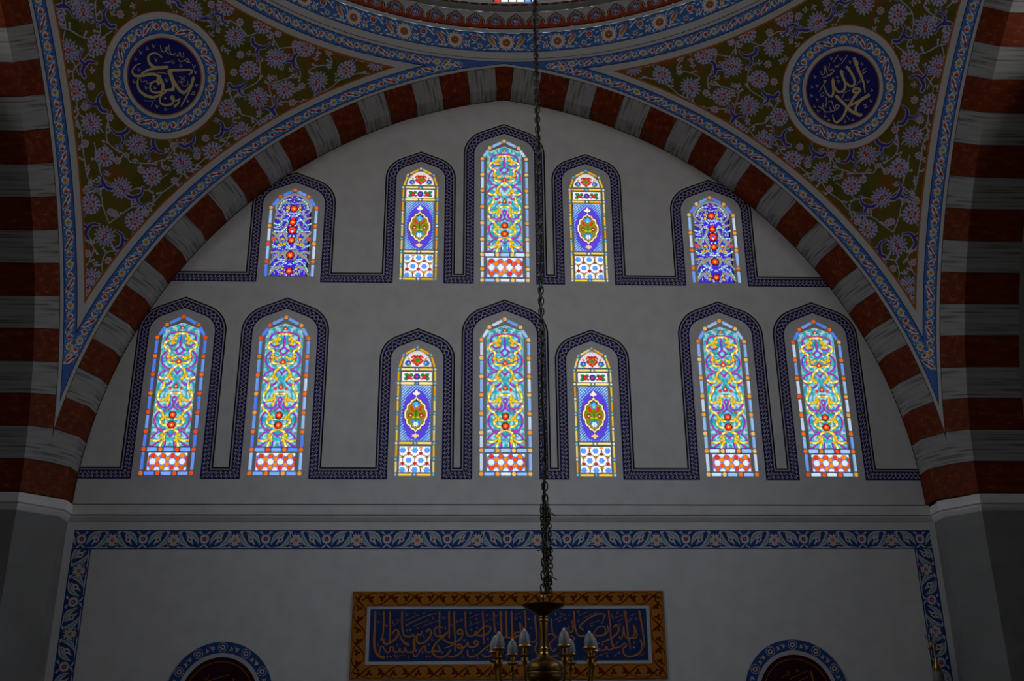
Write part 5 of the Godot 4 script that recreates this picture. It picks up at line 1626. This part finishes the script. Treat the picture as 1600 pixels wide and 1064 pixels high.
func build_panel() -> void:
	var o := thing("verse_panel", P3(0, 0, WZ + 0.004))
	tag(o, "long blue panel of gold Arabic script in an ochre scroll frame", "panel")
	var sc := textured(scroll_tile(), 0.7)
	var out := [-2.245, 1.182, 2.316, 2.428]; var wd := 0.212
	for k in 4:          # four mitred sides
		var c := [Vector2(out[0], out[1]), Vector2(out[0], out[3]), Vector2(out[2], out[3]), Vector2(out[2], out[1])]
		var a: Vector2 = c[k]; var b: Vector2 = c[(k + 1) % 4]
		var mid := Vector2(0.0355, 1.805)
		var ai := a + Vector2(signf(mid.x - a.x), signf(mid.y - a.y)) * wd; var bi := b + Vector2(signf(mid.x - b.x), signf(mid.y - b.y)) * wd
		var m := MB.new(); var l := a.distance_to(b); var n := roundf(l / 0.34)
		m.quad(Vector3(a.x, a.y, 0.02), Vector3(b.x, b.y, 0.02), Vector3(bi.x, bi.y, 0.02), Vector3(ai.x, ai.y, 0.02), Vector3(0, 0, 1), Vector2(0, 0), Vector2(n, 0), Vector2(n * (1 - wd / l), 1), Vector2(n * wd / l, 1))
		var e := (a + b) / 2 - mid
		m.quad(Vector3(a.x, a.y, 0.02), Vector3(b.x, b.y, 0.02), Vector3(b.x, b.y, 0), Vector3(a.x, a.y, 0), Vector3(e.x, e.y, 0))
		part("scroll_border", m, sc, o)
	var w := MB.new()
	w.box(Vector3(-2.034, 1.393, 0.0), Vector3(2.105, 2.217, 0.016))
	part("white_margin", w, std(rgb(198, 204, 210), 0.7), o)
	var f := MB.new()
	f.quad(Vector3(-1.981, 1.44, 0.02), Vector3(2.053, 1.44, 0.02), Vector3(2.053, 2.174, 0.02), Vector3(-1.981, 2.174, 0.02), Vector3(0, 0, 1), Vector2(0, 1), Vector2(1, 1), Vector2(1, 0), Vector2(0, 0))
	part("lettered_field", f, textured(verse(), 0.6), o)
	# maroon roundels at the lower edge
	var p := Pic.new(256, 113, Color8(44, 84, 150))
	for x in [0.0, 256.0]:
		p.ring(Vector2(x, 56), 46, 6, Color8(206, 208, 206), 0, TAU)
		p.petals(Vector2(x, 56), 6, 30, 8, 18, Color8(224, 220, 210)); p.disc(Vector2(x, 56), 16, Color8(186, 108, 40)); p.disc(Vector2(x, 56), 8, Color8(110, 50, 20))
	for q in [[84, 70, 150, 26], [110, 90, 84, 30], [176, 40, 140, 92], [150, 70, 196, 86]]:
		p.leaf(Vector2(q[0], q[1]), Vector2(q[2], q[3]), 16, Color8(206, 208, 206)); p.leaf(Vector2(q[0], q[1]).lerp(Vector2(q[2], q[3]), 0.4), Vector2(q[2], q[3]), 9, Color8(170, 70, 50))
	for q in [[98, 54], [160, 62]]:
		p.disc(Vector2(q[0], q[1]), 13, Color8(224, 220, 210)); p.disc(Vector2(q[0], q[1]), 7, Color8(200, 120, 60))
	p.im.fill_rect(Rect2i(0, 0, 256, 5), Color8(40, 60, 130)); p.im.fill_rect(Rect2i(0, 108, 256, 5), Color8(40, 60, 130))
	var ring := textured(p.texture(), 0.7)
	for s in [0, 1]:
		var r := thing("wall_roundel", P3(-4.065 if s == 0 else 4.18, 0.975, WZ))
		tag(r, "maroon roundel with gold script in a blue flower ring at the lower %s" % ("left" if s == 0 else "right"), "roundel", "maroon wall roundels")
		part("floral_ring", flat_ring(Vector2.ZERO, 0.594, 0.747, 0.02, 12.0), ring, r)
		part("white_ring", flat_ring(Vector2.ZERO, 0.535, 0.594, 0.018, 1.0), std(rgb(198, 200, 206), 0.7), r)
		var d := Pic.new(512, 512, Color8(58, 22, 34))
		var g := Color8(150, 112, 30)
		d.ring(Vector2(256, 256), 226, 5, g)
		var lines: Array = [[5, 4, 175, 156, 310, 116], [3, 3, 130, 190, 170, 160], [4, 5, 300, 190, 350, 160], [5, 5, 340, 150, 352, 140, 344, 164, 358, 160], [4, 4, 150, 140, 160, 150, 172, 132, 182, 110], [14, 6, 120, 260, 170, 330, 260, 350, 350, 320, 400, 240], [12, 8, 200, 200, 210, 330], [12, 8, 300, 210, 305, 340]] if s == 0 else [[5, 4, 215, 165, 340, 110], [4, 3, 160, 155, 200, 130], [5, 4, 200, 110, 212, 118, 200, 132, 218, 134], [4, 4, 264, 104, 276, 100, 276, 114, 266, 116], [4, 5, 270, 180, 340, 150], [16, 8, 366, 118, 376, 180, 380, 320], [14, 8, 160, 230, 180, 330, 280, 350, 350, 300], [12, 8, 250, 200, 260, 330]]
		for st in lines:
			var q := PackedVector2Array()
			for i in range(2, st.size(), 2):
				q.append(Vector2(st[i], st[i + 1]))
			d.stroke(q, st[0], st[1], g)
		var b := MB.new()
		for k in 64:
			var a := Vector2.from_angle(TAU * k / 64) * 0.536; var e := Vector2.from_angle(TAU * (k + 1) / 64) * 0.536
			var i := b.vert(Vector3(0, 0, 0.014), Vector3.BACK, Vector2(0.5, 0.5)); b.vert(Vector3(a.x, a.y, 0.014), Vector3.BACK, Vector2(0.5 + a.x / 1.072, 0.5 - a.y / 1.072)); b.vert(Vector3(e.x, e.y, 0.014), Vector3.BACK, Vector2(0.5 + e.x / 1.072, 0.5 - e.y / 1.072))
			b.tri_i(i, i + 1, i + 2, Vector3.BACK)
		part("lettered_disc", b, textured(d.texture(), 0.5), r)

# ---------------------------------------------------------------- chandelier
func link_mesh(l: float, w: float, r: float) -> Mesh:
	var p := PackedVector3Array()
	for k in 12:
		var a := TAU * k / 12
		var c := Vector3(cos(a) * w / 2, sin(a) * w / 2 + signf(sin(a)) * (l - w) / 2, 0)
		p.append(c)
	var b := MB.new()
	b.tube(p, r, r, 5, true)
	return b.mesh()

func build_chandelier() -> void:
	var at := P3(0.095, 0, DC)
	var ch := thing("chain", P3(0.13, 0, DC))
	tag(ch, "long dark iron chain hanging straight from the dome to the chandelier", "chain")
	var lm := link_mesh(0.085, 0.05, 0.0075)
	var top := 18.7; var y := 1.485; var k := 0
	while y < top and k < 298:
		var q := put("link", lm, mat.iron, ch)
		q.position = Vector3(-0.03 * maxf(0, 1.0 - (y - 1.485) * 1.6), y, 0); q.rotation.y = PI / 2 * (k % 2) + 0.4 * sin(k * 0.21)
		y += 0.0585; k += 1
	var c := MB.new()
	var path := PackedVector3Array()
	for i in 60:
		var h := lerpf(1.44, top, i / 59.0)
		path.append(Vector3(0.012 * sin(i * 1.7), h, 0.02 * cos(i * 1.1)))
	c.tube(path, 0.012, 0.012, 6)
	part("cable", c, mat.cable, ch)
	# the slack end of the chain is wired up beside the lowest metre
	var short := link_mesh(0.05, 0.032, 0.006)
	for j in 3:
		for i in 22:
			var q := put("slack_link", short, mat.iron, ch)
			q.position = Vector3([0.026, -0.02, 0.008][j] + 0.014 * sin(i * 0.16 + j * 1.4), 1.47 + i * 0.036, [0.02, 0.012, 0.036][j]); q.rotation.y = PI / 2 * (i % 2) + j * 0.5
	for i in [0, 1, 2]:
		var t := MB.new(); var yy: float = [1.52, 1.78, 2.10][i]
		var w := PackedVector3Array()
		for j in 22:
			w.append(Vector3(0.01 + 0.04 * cos(j * 1.2), yy + j * 0.0035, 0.035 * sin(j * 1.2)))
		w.append(Vector3(0.09 if i != 1 else -0.08, yy + 0.04, 0.02))
		t.tube(w, 0.005, 0.005, 5)
		part("wire_tie", t, mat.cable, ch)
	var o := thing("chandelier", at)
	tag(o, "brass chandelier with white glass tulip shades hanging before the script panel", "chandelier")
	var b := MB.new()
	b.lathe([Vector2(0.001, 1.43), Vector2(0.022, 1.425), Vector2(0.03, 1.40), Vector2(0.024, 1.385), Vector2(0.03, 1.37), Vector2(0.03, 1.355), Vector2(0.02, 1.345)].map(func(q): return Vector2(q.x, q.y)), Vector3.ZERO, 20)
	part("top_ferrule", b, mat.brass, o)
	b = MB.new()
	b.lathe([Vector2(0.02, 1.352), Vector2(0.10, 1.348), Vector2(0.175, 1.352), Vector2(0.191, 1.348), Vector2(0.191, 1.340), Vector2(0.172, 1.325), Vector2(0.12, 1.295), Vector2(0.065, 1.268), Vector2(0.045, 1.25), Vector2(0.04, 1.245)], Vector3.ZERO, 40)
	part("canopy_dish", b, mat.dark_brass, o)
	b = MB.new()
	b.lathe([Vector2(0.040, 1.25), Vector2(0.046, 1.235), Vector2(0.040, 1.222), Vector2(0.046, 1.21), Vector2(0.038, 1.198), Vector2(0.036, 1.18), Vector2(0.034, 0.985), Vector2(0.036, 0.975), Vector2(0.044, 0.965), Vector2(0.037, 0.952), Vector2(0.042, 0.935), Vector2(0.05, 0.915), Vector2(0.046, 0.905)], Vector3.ZERO, 24)
	part("column", b, mat.brass, o)
	b = MB.new()
	b.lathe([Vector2(0.046, 0.91), Vector2(0.07, 0.893), Vector2(0.105, 0.878), Vector2(0.138, 0.852), Vector2(0.154, 0.815), Vector2(0.157, 0.785), Vector2(0.15, 0.775), Vector2(0.156, 0.765), Vector2(0.148, 0.72), Vector2(0.12, 0.67), Vector2(0.075, 0.63), Vector2(0.045, 0.61), Vector2(0.05, 0.595), Vector2(0.03, 0.57), Vector2(0.036, 0.55), Vector2(0.012, 0.52), Vector2(0.001, 0.515)], Vector3.ZERO, 40)
	part("body", b, mat.dark_brass, o)
	# one arm with its cup, socket and shade; eight of them
	var arm := MB.new()
	var ap := PackedVector3Array()
	for q in Pic.smooth(PackedVector2Array([Vector2(0.11, 0.72), Vector2(0.17, 0.66), Vector2(0.26, 0.60), Vector2(0.36, 0.62), Vector2(0.42, 0.70), Vector2(0.435, 0.82)])):
		ap.append(Vector3(0, q.y, q.x))
	arm.tube(ap, 0.013, 0.010, 8)
	var am := arm.mesh()
	var cup := MB.new()
	cup.lathe([Vector2(0.012, 0.80), Vector2(0.02, 0.815), Vector2(0.034, 0.85), Vector2(0.030, 0.862), Vector2(0.05, 0.872), Vector2(0.054, 0.880), Vector2(0.022, 0.885), Vector2(0.019, 0.90), Vector2(0.022, 0.93), Vector2(0.05, 0.943), Vector2(0.060, 0.952), Vector2(0.056, 0.960), Vector2(0.03, 0.962)], Vector3(0, 0, 0.435), 18)
	var cm := cup.mesh()
	var sh := MB.new()
	sh.lathe([Vector2(0.044, 0.958), Vector2(0.048, 0.98), Vector2(0.046, 1.01), Vector2(0.040, 1.04), Vector2(0.030, 1.063), Vector2(0.020, 1.075), Vector2(0.014, 1.079)], Vector3(0, 0, 0.435), 18)
	var sm := sh.mesh()
	var bl := MB.new()
	bl.lathe([Vector2(0.012, 0.96), Vector2(0.014, 1.0), Vector2(0.015, 1.05), Vector2(0.013, 1.08), Vector2(0.008, 1.094), Vector2(0.001, 1.098)], Vector3(0, 0, 0.435), 12)
	var bm := bl.mesh()
	var sc := MB.new()
	for s in [-1.0, 1.0]:
		var w := PackedVector3Array()
		for j in 15:
			var a := TAU * j / 14.0 * 0.8
			w.append(Vector3(s * (0.055 + 0.022 * cos(a + 2.2)), 0.912 + 0.022 * sin(a + 2.2), 0.435))
		sc.tube(w, 0.003, 0.003, 5)
	var scm := sc.mesh()
	for i in 8:
		var h := Node3D.new()
		h.name = "lamp_arm"
		o.add_child(h, true)
		h.rotation.y = deg_to_rad([19.0, 60.0, 98.0, 143.0, -143.0, -103.0, -66.0, -26.0][i])
		put("branch", am, mat.dark_brass, h); put("cup", cm, mat.brass, h); put("scroll_wire", scm, mat.dark_brass, h); put("glass_shade", sm, mat.frost, h); put("bulb", bm, mat.bulb, h)

# ---------------------------------------------------------------- brass wall lamp at the right border
func build_lamp() -> void:
	var o := thing("wall_lamp", P3(6.20, 0, WZ))
	tag(o, "small brass wall lamp hanging over the floral border at lower right", "lamp")
	var b := MB.new()
	b.lathe([Vector2(0.001, 0.0), Vector2(0.03, 0.0), Vector2(0.027, 0.012), Vector2(0.012, 0.02)], Vector3.ZERO, 20)
	var plate := part("wall_plate", b, mat.brass, o)
	plate.rotation.x = PI / 2; plate.position = Vector3(0.02, 1.60, 0.0)
	b = MB.new()
	var p := PackedVector3Array()
	for q in [[0.02, 1.60, 0.02], [0.02, 1.615, 0.08], [0.015, 1.63, 0.15], [0.01, 1.615, 0.2]]:
		p.append(Vector3(q[0], q[1], q[2]))
	b.tube(p, 0.010, 0.010, 8)
	part("bracket", b, mat.brass, o)
	b = MB.new()
	p = PackedVector3Array()
	for q in Pic.smooth(PackedVector2Array([Vector2(0.06, 1.69), Vector2(0.03, 1.655), Vector2(-0.03, 1.665), Vector2(-0.085, 1.71), Vector2(-0.10, 1.77)])):
		p.append(Vector3(q.x, q.y, 0.2))
	b.tube(p, 0.011, 0.006, 8)
	part("curled_arm", b, mat.brass, o)
	b = MB.new()
	b.lathe([Vector2(0.008, 1.66), Vector2(0.012, 1.62), Vector2(0.026, 1.59), Vector2(0.016, 1.565), Vector2(0.02, 1.52), Vector2(0.012, 1.49), Vector2(0.024, 1.47), Vector2(0.016, 1.445), Vector2(0.026, 1.41), Vector2(0.045, 1.33), Vector2(0.062, 1.255), Vector2(0.058, 1.25)], Vector3(0, 0, 0.2), 20)
	part("bell_stem", b, mat.brass, o)
	b = MB.new()
	b.lathe([Vector2(0.058, 1.25), Vector2(0.075, 1.235), Vector2(0.08, 1.20), Vector2(0.078, 1.12), Vector2(0.06, 1.05), Vector2(0.03, 1.02), Vector2(0.001, 1.015)], Vector3(0, 0, 0.2), 20)
	part("glass_shade", b, mat.smoke, o)
